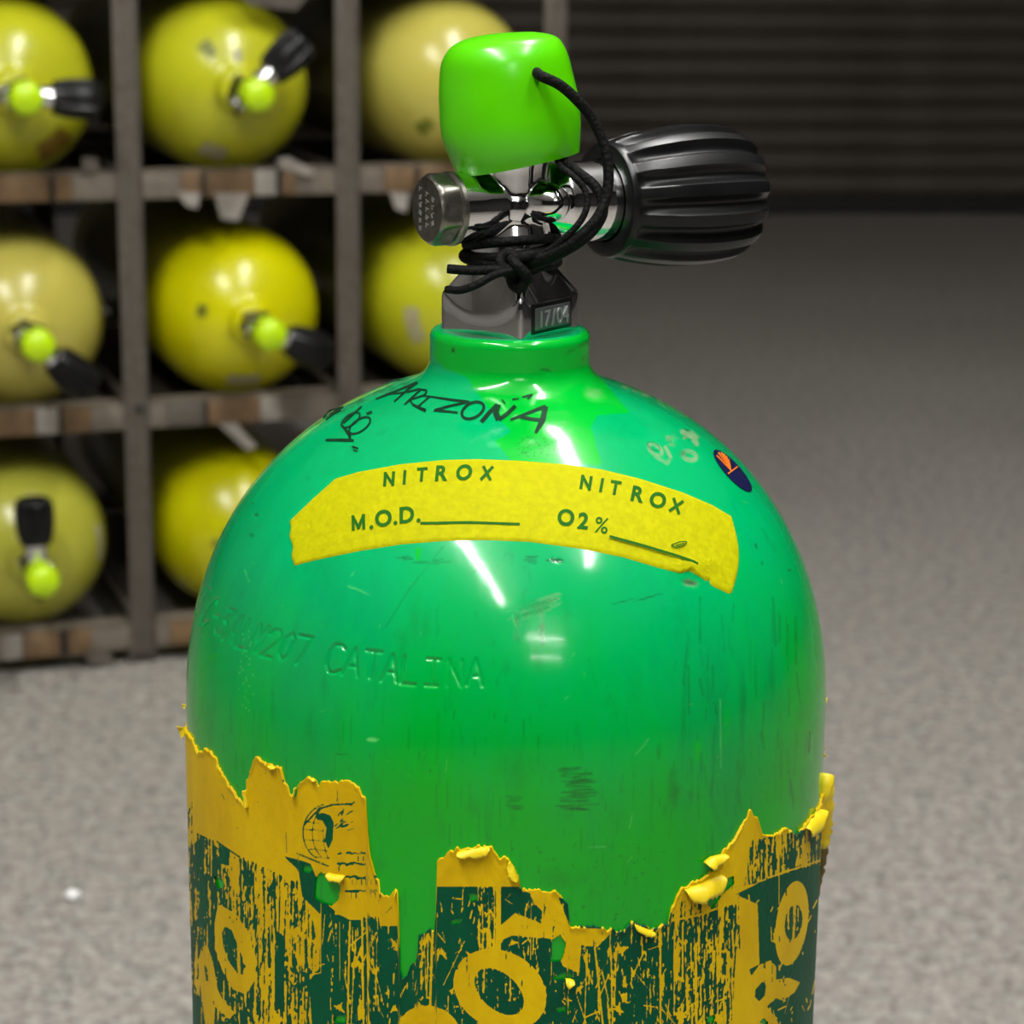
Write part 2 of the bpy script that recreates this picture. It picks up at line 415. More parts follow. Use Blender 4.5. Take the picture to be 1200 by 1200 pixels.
def Z(x0, y0, k_, pts): return [(x0 + x / k_, y0 + y / k_) for x, y in pts]

# ---- stroke letters for the stamped text (unit box, y down)
GL = {'T': [[(0, 0), (1, 0)], [(.5, 0), (.5, 1)]], 'C': [[(1, .12), (.7, 0), (.25, 0), (0, .25), (0, .75), (.25, 1), (.7, 1), (1, .88)]],
      '-': [[(.1, .5), (.9, .5)]], '3': [[(0, 0), (1, 0), (.4, .42), (.9, .55), (1, .8), (.7, 1), (.2, 1), (0, .88)]],
      'A': [[(0, 1), (.5, 0), (1, 1)], [(.18, .65), (.82, .65)]], 'L': [[(0, 0), (0, 1), (1, 1)]],
      'M': [[(0, 1), (0, 0), (.5, .6), (1, 0), (1, 1)]], '2': [[(0, .2), (.25, 0), (.75, 0), (1, .2), (.95, .42), (0, 1), (1, 1)]],
      '0': [[(.5, 0), (.1, .2), (.1, .8), (.5, 1), (.9, .8), (.9, .2), (.5, 0)]], '7': [[(0, 0), (1, 0), (.35, 1)]],
      'I': [[(.1, 0), (.9, 0)], [(.5, 0), (.5, 1)], [(.1, 1), (.9, 1)]], 'N': [[(0, 1), (0, 0), (1, 1), (1, 0)]]}
stamp = Canvas(215, 660, 620, 840, 3)
def stamp_char(ch, cx, cy, w_, h_, rot, sk, dep):
    c_, s_ = math.cos(math.radians(rot)), math.sin(math.radians(rot))
    for st in GL[ch]:
        pts = []
        for u, v in st:
            x = (u - .5) * w_ - (v - .5) * h_ * sk; y = (v - .5) * h_
            pts.append((cx + x * c_ - y * s_, cy + x * s_ + y * c_))
        stamp.stroke(pts, 3.4, dep, True)
for ch, x, y, w_, h_, rot, sk, dep in [('T', 236, 704, 5, 32, 26, .05, .8), ('C', 245, 716, 8, 32, 24, .1, 1), ('-', 254, 722, 5, 32, 22, .1, .9), ('3', 263, 729, 9, 32, 22, .15, 1),
        ('A', 275, 737, 11, 33, 20, .2, 1), ('L', 289, 744, 11, 34, 16, .2, 1), ('M', 302, 748, 10, 33, 14, .25, 1), ('2', 318, 754, 13, 33, 13, .2, 1), ('0', 336, 758, 13, 33, 12, .2, 1),
        ('7', 354, 762, 16, 33, 10, .1, 1.2), ('C', 393, 772, 17, 33, 9, .1, 1.2), ('A', 413, 776, 18, 32, 8, .08, 1), ('T', 436, 779, 18, 32, 7, .05, 1.1), ('A', 458, 783, 18, 32, 6, .05, 1.1),
        ('L', 480, 786, 17, 32, 5, .05, 1), ('I', 507, 788, 18, 31, 4, .02, .9), ('N', 533, 789, 16, 31, 3, 0, .45), ('A', 557, 788, 18, 31, 2, 0, .7)]:
    stamp_char(ch, x, y, w_, h_, rot, sk, dep)

# ---- wear masks of the enamel
lime = Canvas(200, 370, 990, 1200, 1); dark = Canvas(200, 370, 990, 1200, 2); pale = Canvas(200, 370, 990, 1200, 2); worn = Canvas(200, 370, 990, 1200, 2)
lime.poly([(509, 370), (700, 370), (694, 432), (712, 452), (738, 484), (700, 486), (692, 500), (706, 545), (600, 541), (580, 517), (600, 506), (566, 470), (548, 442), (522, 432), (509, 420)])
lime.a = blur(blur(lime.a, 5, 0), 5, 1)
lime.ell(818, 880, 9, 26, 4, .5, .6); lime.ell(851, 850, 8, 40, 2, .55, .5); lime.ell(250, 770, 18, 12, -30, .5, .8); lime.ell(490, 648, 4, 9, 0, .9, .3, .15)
# dark scuffs: zigzag rub marks
def rub(cx, cy, rx, ry, n, wd, rot=0, v=.9, can=None):
    can = can or dark; c_, s_ = math.cos(math.radians(rot)), math.sin(math.radians(rot))
    for i in range(n):
        y = cy + rng.uniform(-ry, ry); x = cx + rng.uniform(-rx, rx) * .5; L = rng.uniform(.25, 1) * rx
        can.stroke([(x - L * c_, y - L * s_), (x + L * c_, y + L * s_ + rng.normal(0, 1.0))], wd, v * rng.uniform(.5, 1), True)
rub(676, 928, 18, 22, 34, 1.5); rub(603, 942, 8, 9, 16, 1.5); rub(667, 905, 12, 6, 10, 1.4)
rub(622, 715, 22, 8, 26, 1.2, -20, .6, worn); rub(606, 733, 7, 16, 26, 1.4, 80, .8, worn); rub(634, 730, 7, 22, 22, 1.4, 80, .7, worn); rub(645, 706, 14, 8, 20, 1.3, -20, .7, worn)
rub(628, 712, 20, 7, 14, 1.2, -20, .55); rub(606, 735, 5, 14, 14, 1.3, 80, .6); rub(636, 735, 5, 20, 12, 1.3, 80, .5)
rub(505, 658, 16, 1.5, 6, 1.2); rub(478, 655, 12, 2, 4, 1.2); rub(650, 657, 10, 2, 6, 1.4); rub(622, 655, 8, 4, 7, 1.2)
for (x, y, rx, ry, rot, v) in [(652, 657, 9, 2.5, 0, .8), (808, 683, 12, 4, 10, .7), (760, 700, 22, 1.2, -16, .8), (730, 705, 20, 1, -14, .6), (640, 434, 10, 1.6, 0, .9), (531, 411, 3, 4, 0, .9), (650, 397, 9, 1.6, -6, .9),
        (685, 402, 14, 3, -30, .5), (668, 412, 10, 2.5, -30, .4), (683, 420, 6, 1.5, -60, .6), (299, 604, 3, 2, 20, .9), (296, 590, 2, 2, 20, .7), (295, 627, 5, 3, 40, .6), (886, 640, 5, 2, 70, .7), (893, 660, 3, 2, 70, .7),
        (400, 884, 12, 1, 2, .6), (504, 903, 2, 2, 0, .8), (560, 668, 12, 1, -25, .5), (925, 668, 3, 2, 0, .7), (240, 662, 3, 2, 0, .6), (416, 528, 6, 2, 25, .6), (413, 524, 4, 2, 25, .6)]:
    dark.ell(x, y, rx, ry, rot, v, .7)
for (x, y, rx, ry, v) in [(790, 925, 10, 30, .55), (787, 912, 6, 16, .45), (772, 880, 4, 12, .3), (605, 900, 20, 40, .22), (440, 930, 10, 30, .2), (660, 1030, 40, 20, .25), (630, 890, 60, 30, .12), (320, 820, 4, 50, .25), (870, 830, 5, 60, .35), (905, 800, 4, 50, .3), (915, 900, 4, 60, .25), (800, 860, 3, 60, .3)]:
    dark.ell(x, y, rx, ry, 0, v, 1.0, .08)
dark.stroke([(452, 735), (480, 690), (520, 640)], 1.2, .4, True); dark.stroke([(448, 850), (452, 790)], 1, .2, True)
for i in range(60):
    dark.ell(rng.uniform(240, 950), rng.uniform(700, 1080), rng.uniform(3, 14), rng.uniform(10, 50), rng.normal(0, 6), rng.uniform(.06, .2), 1.0, .12)
for i in range(70):
    x = rng.uniform(790, 950); y = rng.uniform(700, 930); dark.stroke([(x, y), (x + rng.normal(0, 2), y + rng.uniform(10, 60))], rng.uniform(1, 3.5), rng.uniform(.1, .4), True)
for i in range(260):                                     # fine grime streaks
    x = rng.uniform(230, 955); y = rng.uniform(820, 1080); L = rng.uniform(5, 40)
    dark.stroke([(x, y), (x + rng.normal(0, 1), y + L)], 1.0, rng.uniform(.15, .5), True)
for i in range(70):
    dark.ell(rng.uniform(600, 780), rng.uniform(990, 1080), rng.uniform(.8, 2.2), rng.uniform(.8, 2.2), 0, rng.uniform(.3, .8), .6)
for i in range(60):
    dark.ell(rng.uniform(605, 650), rng.uniform(512, 535), .9, .9, 0, .9, .5)
# pale scratches
for pts in [[(436, 868), (444, 866)], [(522, 905), (524, 890)], [(287, 668), (292, 682)], [(408, 687), (420, 691), (432, 697)], [(690, 993), (710, 992)], [(735, 1010), (741, 1004)], [(738, 970), (741, 955)], [(844, 820), (845, 900)], [(745, 884), (760, 866)], [(747, 882), (757, 872)], [(600, 720), (606, 738)]]:
    pale.stroke(pts, 1.3, .55, True)
for i in range(60):
    x, y = rng.uniform(240, 950), rng.uniform(560, 1060); a = rng.uniform(0, 6.3); L = rng.uniform(1, 7)
    pale.stroke([(x, y), (x + L * math.cos(a), y + L * math.sin(a))], rng.uniform(.7, 1.2), rng.uniform(.15, .5), True)
for i in range(30):
    pale.ell(288 + rng.normal(0, 4), 740 + i * 3.2, 1.3, 1.6, 0, .45, .6)
pale.ell(436, 867, 8, 3, 5, .9, .4); pale.ell(695, 464, 14, 8, 10, .35, .8); worn.ell(696, 461, 13, 7, 10, .7, .7, .1)
# worn number punches on the right shoulder
def ring(can, cx, cy, rx, ry, rot, wd, v):
    t = np.linspace(0, 2 * np.pi, 26); c_, s_ = math.cos(math.radians(rot)), math.sin(math.radians(rot))
    can.stroke([(cx + rx * math.cos(a) * c_ - ry * math.sin(a) * s_, cy + rx * math.cos(a) * s_ + ry * math.sin(a) * c_) for a in t], wd, v, True)
ring(worn, 768, 527, 9, 5, 40, 4, 1); worn.stroke([(768, 535), (782, 543), (786, 536), (780, 524)], 4, 1, True); ring(dark, 766, 523, 8, 4, 30, 1.6, .5)
for (x, y) in [(784, 514), (790, 513), (788, 520)]: worn.ell(x, y, 5, 4, 20, 1, .5, .15)
worn.stroke([(800, 506), (812, 512), (816, 520)], 6, 1, True); worn.stroke([(802, 513), (810, 506), (818, 512)], 4, .9, True)
ring(worn, 808, 534, 8, 5, 20, 5, 1); dark.ell(800, 531, 4, 5, 30, .5, .8); dark.ell(805, 504, 6, 2, 20, .5, .8)
for i in range(46):
    t = rng.uniform(0, 1); x = 728 + 105 * t; y = 449 + 52 * t**1.2 + rng.uniform(0, 5); worn.ell(x, y, rng.uniform(1.5, 4), rng.uniform(1.2, 2.4), 30, 1, .4); pale.ell(x, y, 1.5, 1.2, 30, .6, .4)
for i in range(60):
    t = rng.uniform(0, 1); x = 368 + 110 * t; y = 492 - 50 * t**.9 + rng.uniform(0, 8); dark.ell(x, y, rng.uniform(1.5, 6), rng.uniform(.8, 1.6), -30, .75, .6)
worn.ell(660, 497, 5, 5, 0, .6, .6, .2); worn.ell(808, 683, 11, 5, 10, .8, .5, .1)

# ------------------------------------------------------------------ big tank
tank = empty('scuba_tank', 'large scuffed green scuba tank standing upright in front, with nitrox labels', 'scuba tank')
# rows: dense where the picture shows the shoulder
r_dense = np.concatenate([np.linspace(0.462, 0.535, 150)[:-1], np.linspace(0.535, Z0, 50)])
arc = np.linspace(0, 1, 330)[1:]
zd = np.linspace(Z0, zfil, 3000); rd = dome_r(zd); sl = np.r_[0, np.cumsum(np.hypot(np.diff(zd), np.diff(rd)))]; sl /= sl[-1]
zdome = np.interp(arc, sl, zd)
zrow = np.concatenate([np.array([0.030, 0.15, 0.30, 0.42, 0.45]), r_dense, zdome, fil[:, 1], np.linspace(0.6530, 0.6600, 14)[1:], [0.6604, 0.6609, 0.6613, 0.6616, 0.6618]])
rrow = tank_r(zrow)
low = [(0.0, 0.0), (0.060, 0.0), (0.075, 0.0015), (0.086, 0.008)]
top = [(RN - 0.0019, 0.6620), (0.0150, 0.6620), (0.0145, 0.6600)]
pr = np.array(low + list(zip(rrow, zrow)) + top)
TH = np.radians(np.concatenate([np.linspace(-86, -2, 420), np.linspace(-2, 86, 340)[1:], np.linspace(86, 274, 60)[1:-1]]))
Pb = np.stack([pr[:, 0:1] * np.sin(TH), -pr[:, 0:1] * np.cos(TH), np.broadcast_to(pr[:, 1:2], (len(pr), len(TH)))], -1)
sel = slice(len(low), len(low) + len(zrow))
Q = Pb[sel]; N_ = tank_n(Q)
hs, _ = stamp.sample(Q)
dents = Canvas(200, 370, 990, 1200, 2)
for (x, y, rx, ry) in [(767, 525, 10, 6), (808, 534, 9, 6), (788, 516, 7, 5), (808, 511, 9, 6), (808, 683, 12, 5), (652, 657, 9, 3), (531, 411, 3, 4), (640, 434, 9, 2), (300, 604, 4, 3)]:
    dents.ell(x, y, rx, ry, 20, 1.0, 1.0)
hd, _ = dents.sample(Q)
Pb[sel] = Q - N_ * (0.00042 * hs + 0.0004 * hd)[..., None]
at = {}
for nm, cv in (('lime', lime), ('dark', dark), ('pale', pale), ('worn', worn)):
    full = np.zeros(Pb.shape[:2], np.float32); full[sel] = cv.sample(Q)[0]; at[nm] = full
qp = proj(Q)
neck = (Q[..., 2] > 0.648) & (Q[..., 0] > -0.019); at['lime'][sel] = np.maximum(at['lime'][sel], 0.0)
body = grid('tank_body', Pb, M_green, tank, True, attrs=at)

# ------------------------------------------------------------------ decals that follow the shoulder
def resample(pts, step):
    p = np.asarray(pts, float); d = np.r_[0, np.cumsum(np.linalg.norm(np.diff(p, axis=0), axis=1))]
    n = max(2, int(d[-1] / step) + 1); t = np.linspace(0, d[-1], n)
    return np.stack([np.interp(t, d, p[:, 0]), np.interp(t, d, p[:, 1])], -1)
def ribbons(name, strokes, mat, parent, off, step=2.5):
    Vs, Fs, o_ = [], [], 0
    for pts, wd in strokes:
        p = resample(pts, step); T = np.gradient(p, axis=0); T /= np.linalg.norm(T, axis=1, keepdims=True) + 1e-9
        Nn = np.stack([-T[:, 1], T[:, 0]], -1); wv = np.broadcast_to(np.asarray(wd, float), (len(p),)) if np.ndim(wd) == 0 else np.interp(np.linspace(0, 1, len(p)), np.linspace(0, 1, len(wd)), wd)
        G = np.stack([p - Nn * wv[:, None] / 2, p, p + Nn * wv[:, None] / 2], 1)
        P = on_tank(G, off); Vs.append(P.reshape(-1, 3)); Fs.append(grid_faces(len(p), 3) + o_); o_ += 3 * len(p); off += 2e-6
    return ob(name, mesh_np(name, np.concatenate(Vs), np.concatenate(Fs), mat), parent)
def glyph_mesh(ch, bold=0.0):
    cu = bpy.data.curves.new('t', 'FONT'); cu.body = ch; cu.size = 1.0; cu.offset = bold; cu.resolution_u = 6
    cu.align_x = 'CENTER'
    o = bpy.data.objects.new('t', cu); COL.objects.link(o)
    dg = bpy.context.evaluated_depsgraph_get(); dg.update()
    me = bpy.data.meshes.new_from_object(o.evaluated_get(dg))
    bpy.data.objects.remove(o); bpy.data.curves.remove(cu)
    V = np.array([v.co[:2] for v in me.vertices]); Fc = [tuple(p.vertices) for p in me.polygons]
    bpy.data.meshes.remove(me)
    return V, Fc
CAPH = 0.70
STRAIGHT = {'N': (.80, [[(0, 0), (0, 1)], [(0, 1), (1, 0)], [(1, 0), (1, 1)]]), 'I': (.2, [[(.5, 0), (.5, 1)]]), 'T': (.78, [[(0, 1), (1, 1)], [(.5, 0), (.5, 1)]]),
            'X': (.82, [[(0, 0), (1, 1)], [(0, 1), (1, 0)]]), 'M': (.92, [[(0, 0), (0, 1)], [(0, 1), (.5, .08)], [(.5, .08), (1, 1)], [(1, 1), (1, 0)]])}
def letters(name, items, mat, parent, off, bold=0.03):
    """items: (char, baseline-centre x, y, height px, rotation deg (cw), slant, width factor)"""
    for ch, x, y, h, rot, sk, wf in items:
        if ch in STRAIGHT:
            wd_, sts = STRAIGHT[ch]; c_, s_ = math.cos(math.radians(rot)), math.sin(math.radians(rot)); t_ = 3.4; hh = h * 1.0
            mk_ = []
            for st in sts:
                q_ = []
                for a, b in st:
                    u = (a - .5) * (wd_ * hh * wf - t_) + b * (hh - t_) * sk + t_ * .5 * sk; v = -b * (hh - t_) - t_ / 2
                    q_.append((x + u * c_ - v * s_, y + u * s_ + v * c_))
                e0 = np.array(q_[0]); e1 = np.array(q_[-1]); d_ = (e1 - e0) / np.linalg.norm(e1 - e0) * t_ * .45
                mk_.append(([tuple(e0 - d_), tuple(e1 + d_)], t_))
            ribbons(name, mk_, mat, parent, off); continue
        V, Fc = glyph_mesh(ch, 0.008 if ch == '%' else bold); s = h / CAPH
        u = V[:, 0] * s * wf + V[:, 1] * s * sk; v = -V[:, 1] * s
        c_, s_ = math.cos(math.radians(rot)), math.sin(math.radians(rot))
        px = np.stack([x + u * c_ - v * s_, y + u * s_ + v * c_], -1)
        P = on_tank(px, off)
        me = bpy.data.meshes.new(name); me.from_pydata([tuple(q) for q in P], [], Fc); me.materials.append(mat); me.update()
        # make every triangle face outwards
        nrm = np.array([p.normal[:] for p in me.polygons]); cen = np.array([p.center[:] for p in me.polygons])
        if (nrm * tank_n(cen)).sum() < 0: me.flip_normals()
        ob(name, me, parent)

# NITROX tape across the shoulder
topc = resample([(339, 611), (366, 585), (393, 561), (420, 553), (470, 544), (520, 539), (560, 538), (610, 540), (660, 544), (705, 550), (750, 561), (800, 577), (835, 592), (857, 605)], 2)
botc = resample([(344, 663), (372, 656), (420, 646), (470, 638), (520, 634), (570, 633), (620, 635), (680, 643), (730, 653), (770, 665), (797, 672), (808, 669), (818, 675), (828, 682), (829, 678), (831, 686), (853, 697)], 2)
ns, nt = 260, 40
rs = lambda c: np.stack([np.interp(np.linspace(0, 1, ns), np.linspace(0, 1, len(c)), c[:, i]) for i in (0, 1)], -1)
Tc, Bc = rs(topc), rs(botc); t = np.linspace(0, 1, nt)[:, None, None]
G = Tc[None] * (1 - t) + Bc[None] * t
sv = np.linspace(0, 1, ns)[None, :]; G[..., 0] += 11 * np.sin(np.pi * t[..., 0] * .9) * np.clip((sv - .9) / .1, 0, 1) + 1.2 * np.sin(14 * t[..., 0]) * np.clip((.02 - sv) / .02, 0, 1)
off = np.full(G.shape[:2], 0.00028)
# wrinkles near the lower right tear
wr = np.exp(-(((G[..., 0] - 812) / 26)**2 + ((G[..., 1] - 664) / 12)**2)); off += wr * 0.00045 * (1 + np.sin((G[..., 1] - .35 * G[..., 0]) * 1.5))
off += 0.0002 * np.exp(-((G[..., 0] - 795) / 12)**2 - ((G[..., 1] - 641) / 4)**2)
off += 0.00004 * rng.normal(size=off.shape)
off[0, :] = off[-1, :] = 0; off[:, 0] = off[:, -1] = 0
P = on_tank(G, off.ravel())
tape = grid('nitrox_tape', P[::-1], M_tape, tank); tape['label'] = 'yellow tape with green NITROX lettering across the shoulder'
LO = 0.00042
def word(chars, pos, h, sk, wf): return [(c, x, y, h, r, sk, wf) for c, (x, y, r) in zip(chars, pos)]
letters('letter', word('NITROX', [(456, 571, -5), (474, 569, -5), (494, 566, -4), (516, 564, -3), (543, 563, -1), (569, 564, 2)], 17, .16, .95), M_print, tape, LO, .035)
letters('letter', word('NITROX', [(685, 575, 9), (703, 578, 10), (719, 581, 10), (744, 588, 12), (768, 595, 15), (789, 602, 18)], 17, 0, .98), M_print, tape, LO, .035)
letters('letter', word('M.O.D.', [(421, 622, -7), (436, 620, -7), (450, 617, -6), (464, 615, -6), (477, 613, -6), (491, 612, -5)], 18, .10, .95), M_print, tape, LO, .035)
letters('letter', word('O2%', [(662, 616, 6), (682, 620, 7), (703, 625, 10)], 18, 0, .95), M_print, tape, LO, .035)
ribbons('blank_line', [([(493, 614), (550, 613), (609, 615)], 3.0)], M_print, tape, LO)
ribbons('blank_line', [([(713, 630), (750, 640), (790, 652), (816, 661)], 3.0)], M_print, tape, LO + .0004)
ribbons('crease_mark', [([(785, 640), (795, 636), (804, 636), (799, 641), (790, 643), (785, 640)], 1.3), ([(790, 641), (800, 638)], 1.2)], M_print, tape, LO + .0003)

# marker writing
K = 3.75
mk = []
def S(pts, wd): mk.append((Z(360, 420, K, pts), wd))
S([(302, 180), (390, 145), (485, 106)], [2, 2.5, 3]); S([(485, 106), (440, 140), (382, 192)], [3, 2.5, 2]); S([(345, 160), (436, 150)], 2)
S([(500, 138), (470, 165), (428, 205)], 2.4); S([(438, 150), (490, 136), (527, 142), (518, 162), (450, 184)], 2.3); S([(450, 184), (468, 208), (522, 232)], [2, 3, 4])
S([(505, 165), (562, 172)], 2.2); S([(540, 168), (488, 213)], 2.2); S([(470, 205), (520, 226)], 2)
S([(560, 172), (640, 184), (712, 192), (630, 210), (556, 230), (610, 234), (662, 240)], [2.5, 3, 3, 3, 3, 3, 2.5])
t = np.linspace(.4, 2 * np.pi + .5, 26); S([(728 + 52 * math.cos(a) * .92 + 20 * math.sin(a) * .38, 230 + 32 * math.sin(a) - 52 * math.cos(a) * .38) for a in t], 3.4)
S([(765, 282), (800, 240), (838, 204)], 5); S([(838, 204), (828, 240), (842, 272)], 7); S([(842, 272), (880, 245), (915, 210)], 4.6)
S([(893, 272), (970, 242), (1048, 212)], [3, 3.6, 4.4]); S([(1048, 212), (1035, 270), (1003, 330)], [6, 7, 3]); S([(935, 258), (985, 268), (1040, 274)], 4)
S([(900, 182), (930, 178)], 2); S([(945, 172), (990, 160), (968, 180)], 2); S([(855, 182), (870, 200)], 1.6)
S([(82, 360), (140, 360), (206, 362)], [2.5, 3.5, 3.2])
t = np.linspace(0, 2 * np.pi, 22); S([(192 + 52 * math.cos(a) * .75 - 24 * math.sin(a) * .55, 272 - 52 * math.cos(a) * .55 - 24 * math.sin(a) * .75 + 0) for a in t], 2.0)
S([(150, 290), (172, 318), (188, 340), (188, 360)], [2, 3, 4, 3])
S([(232 + 56 * math.cos(a) * .8 - 28 * math.sin(a) * .5, 296 - 56 * math.cos(a) * .55 - 28 * math.sin(a) * .75) for a in t], 2.3)
S([(262, 246), (286, 236)], 3); S([(200, 388), (226, 398)], 2); S([(205, 404), (222, 410)], 1.5); S([(240, 212), (200, 250), (160, 286)], 2.2)
S([(70, 262), (100, 232), (160, 214)], 2); S([(85, 270), (130, 232)], 1.6); S([(100, 248), (150, 226)], 2)
S([(330, 112), (356, 104), (410, 92)], 1.6)
ribbons('marker_writing', mk, M_marker, tank, 0.00012)

# small oval sticker with a rayed sun on the right shoulder
def oval_patch(name, c, ax, bx, mat, parent, off, n=28, rings=6):
    """disc given by centre and two half axes in picture points"""
    c, ax, bx = map(np.array, (c, ax, bx)); a = np.linspace(0, 2 * np.pi, n, endpoint=False)
    r = np.linspace(0.02, 1, rings)[:, None, None]
    G = c + r * (np.cos(a)[None, :, None] * ax + np.sin(a)[None, :, None] * bx)
    P = on_tank(G, off)
    return grid(name, P[::-1], mat, parent, True)
stk = oval_patch('flag_sticker', (858, 552), (21.5, 24), (7.0, -5.2), M_navy, tank, 0.00025)
stk['label'] = 'small oval navy sticker with orange sun rays'
rc = (856, 553)
ribbons('sun_ray', [([rc, (842 + dx, 530 + dy)], [.6, 1.9]) for dx, dy in ((-3.0, 4.5), (-1.0, 1.2), (2.2, 1.0), (5.2, 2.6), (8.0, 5.4), (10.6, 9.2))] + [([(852, 556.2), (863.5, 547.6)], 1.6)], M_orange, stk, 0.00036)

# ------------------------------------------------------------------ torn wrap label round the cylinder
edge = [(217.5, 855), (224.5, 862), (235, 883), (245.5, 878), (254, 888), (258, 899), (270, 920), (286, 944), (289.5, 941), (290, 913), (296, 904), (300, 888), (307, 886.5), (310, 895), (321, 895), (331, 902), (335, 916), (342, 930), (349, 932),
        (350.5, 918), (363, 910), (371.5, 914.5), (375, 921.5), (382, 914), (396, 916), (410, 914), (420.5, 921.5), (429, 935.5), (431, 967), (434, 1002), (440, 1026.5), (444.5, 1030), (445, 1047.5), (455.5, 1051), (464, 1042), (467.2, 1044), (467.8, 1086),
        (468.8, 1135), (472.3, 1147), (478, 1144), (482, 1131.5), (489.5, 1121), (490.5, 1095), (510.5, 1088), (511.2, 1065), (511.5, 1044), (512, 1011), (525.5, 998.5), (536, 995), (571, 990.5), (578, 995), (585, 1004), (595.5, 1005.5), (608, 1026.5),
        (609.5, 1044), (622, 1042), (646.5, 1044), (659, 1051), (665, 1058), (666, 1072), (667.5, 1084), (695.5, 1084), (720, 1089.5), (730.5, 1091), (739, 1079), (764, 1089.5), (783, 1079), (786.5, 1061.5), (799, 1040.5), (811, 1033.5), (839, 1019.5),
        (846, 995), (860, 983), (872, 960), (877.5, 949.5), (886, 960), (891.5, 977.5), (905.5, 979), (919.5, 969), (925, 977.5), (933.5, 977.5), (944, 963.5), (956, 950), (962, 936)]
E_ = on_tank(np.array(edge)); eth = np.degrees(np.arctan2(E_[:, 0], -E_[:, 1])); ez = E_[:, 2]
ok = np.concatenate([[True], np.diff(np.maximum.accumulate(eth)) > 1e-6]); eth, ez = eth[ok], ez[ok]
thl = np.concatenate([np.linspace(-84, 84, 900), np.linspace(84, 276, 90)[1:-1]])
jag = np.convolve(rng.normal(size=len(thl)), np.ones(3) / 3, 'same') * 0.0006
ztop = np.interp(thl, eth, ez) + jag
back = thl > 84; tb = (thl[back] - 84) / 192
ztop[back] = ez[-1] * (1 - tb) + ez[0] * tb + 0.010 * np.sin(tb * 23) * np.sin(np.pi * tb) + jag[back]
vr = np.concatenate([[0], np.linspace(0.0, 1, 250)[0:]])          # first row is the edge wrapped down to the paint
ZLOW = 0.468
zz = ztop[None] * (1 - vr[:, None]) + ZLOW * vr[:, None]
zz = np.concatenate([zz, np.full((1, len(thl)), 0.36)], 0)
rr = np.full(zz.shape, RT + 0.00045) + 0.00012 * blur(blur(rng.normal(size=zz.shape), 7, 0), 5, 1)
rr[0] = RT - 0.0002
rr += 0.0004 * np.exp(-((zz - ztop[None]) / 0.0012)**2) * (np.convolve(rng.random(len(thl)), np.ones(15) / 15, 'same')[None] > .5)
rr[0] = RT - 0.0002
tr = np.radians(thl)
PL = np.stack([rr * np.sin(tr)[None], -rr * np.cos(tr)[None], zz], -1)

inkc = Canvas(205, 845, 985, 1206, 2)
D = Canvas(205, 845, 985, 1206, 2)
for poly_, d_ in [([(205, 960), (222, 972), (250, 985), (262, 1040), (300, 1066), (340, 1120), (366, 1206), (205, 1206)], .70), ([(205, 930), (226, 940), (232, 985), (205, 1000)], .25),
                  ([(250, 985), (282, 1003), (360, 1040), (374, 1120), (358, 1206), (300, 1206), (262, 1040)], .40), ([(258, 992), (268, 996), (268, 1014), (258, 1012)], .95), ([(286, 1008), (289, 1010), (289, 1038), (286, 1038)], 1.0),
                  ([(322, 1040), (352, 1030), (366, 1080), (330, 1090)], .35), ([(323, 1090), (333, 1098), (333, 1180), (322, 1185), (322, 1120), (326, 1115)], .97),
                  ([(332, 1003), (352, 1008), (364, 1012), (372, 1032), (388, 1066), (388, 1206), (366, 1206), (362, 1150), (374, 1135), (376, 1072), (354, 1050), (350, 1020)], .97),
                  ([(386, 1062), (398, 1072), (410, 1078), (445, 1078), (445, 1085), (468, 1085), (468, 1206), (386, 1206)], .86), ([(425, 1040), (445, 1040), (445, 1080), (425, 1080)], .6),
                  ([(405, 1085), (440, 1085), (440, 1206), (405, 1206)], .74),
                  ([(468, 1085), (512, 1085), (512, 1206), (468, 1206)], .82), ([(510, 1039), (612, 1039), (612, 1206), (505, 1206)], .93), ([(560, 1039), (587, 1039), (587, 1116), (560, 1116)], .52),
                  ([(610, 1044), (700, 1060), (700, 1206), (610, 1206)], .85), ([(690, 1088), (800, 1070), (800, 1206), (690, 1206)], .80), ([(786, 1078), (860, 1060), (870, 1206), (786, 1206)], .60),
                  ([(840, 1110), (866, 1050), (870, 1206), (840, 1206)], .55), ([(786, 1060), (860, 1038), (860, 1060), (786, 1078)], .28), ([(862, 1048), (900, 1030), (972, 1008), (972, 1206), (900, 1206), (870, 1140), (890, 1130), (888, 1060)], .95),
                  ([(880, 985), (945, 972), (972, 950), (972, 1008), (900, 1030), (872, 1038)], .52), ([(936, 992), (950, 985), (950, 1008), (932, 1016)], .1)]:
    D.poly(poly_, d_)
h_, w_ = inkc.a.shape
n1 = blur(blur(rng.normal(size=(h_, w_)), 81, 0), 3, 1); n2 = blur(blur(rng.normal(size=(h_, w_)), 9, 0), 3, 1); n3 = blur(blur(rng.normal(size=(h_, w_)), 25, 0), 15, 1)
nz = ranks(n1 / n1.std() + .5 * n2 / n2.std() + .35 * n3 / n3.std())
D.a = np.where(D.a > .5, np.minimum(1.0, D.a * 1.06 + .03), D.a)
inkc.a = (nz < D.a).astype(np.float32)
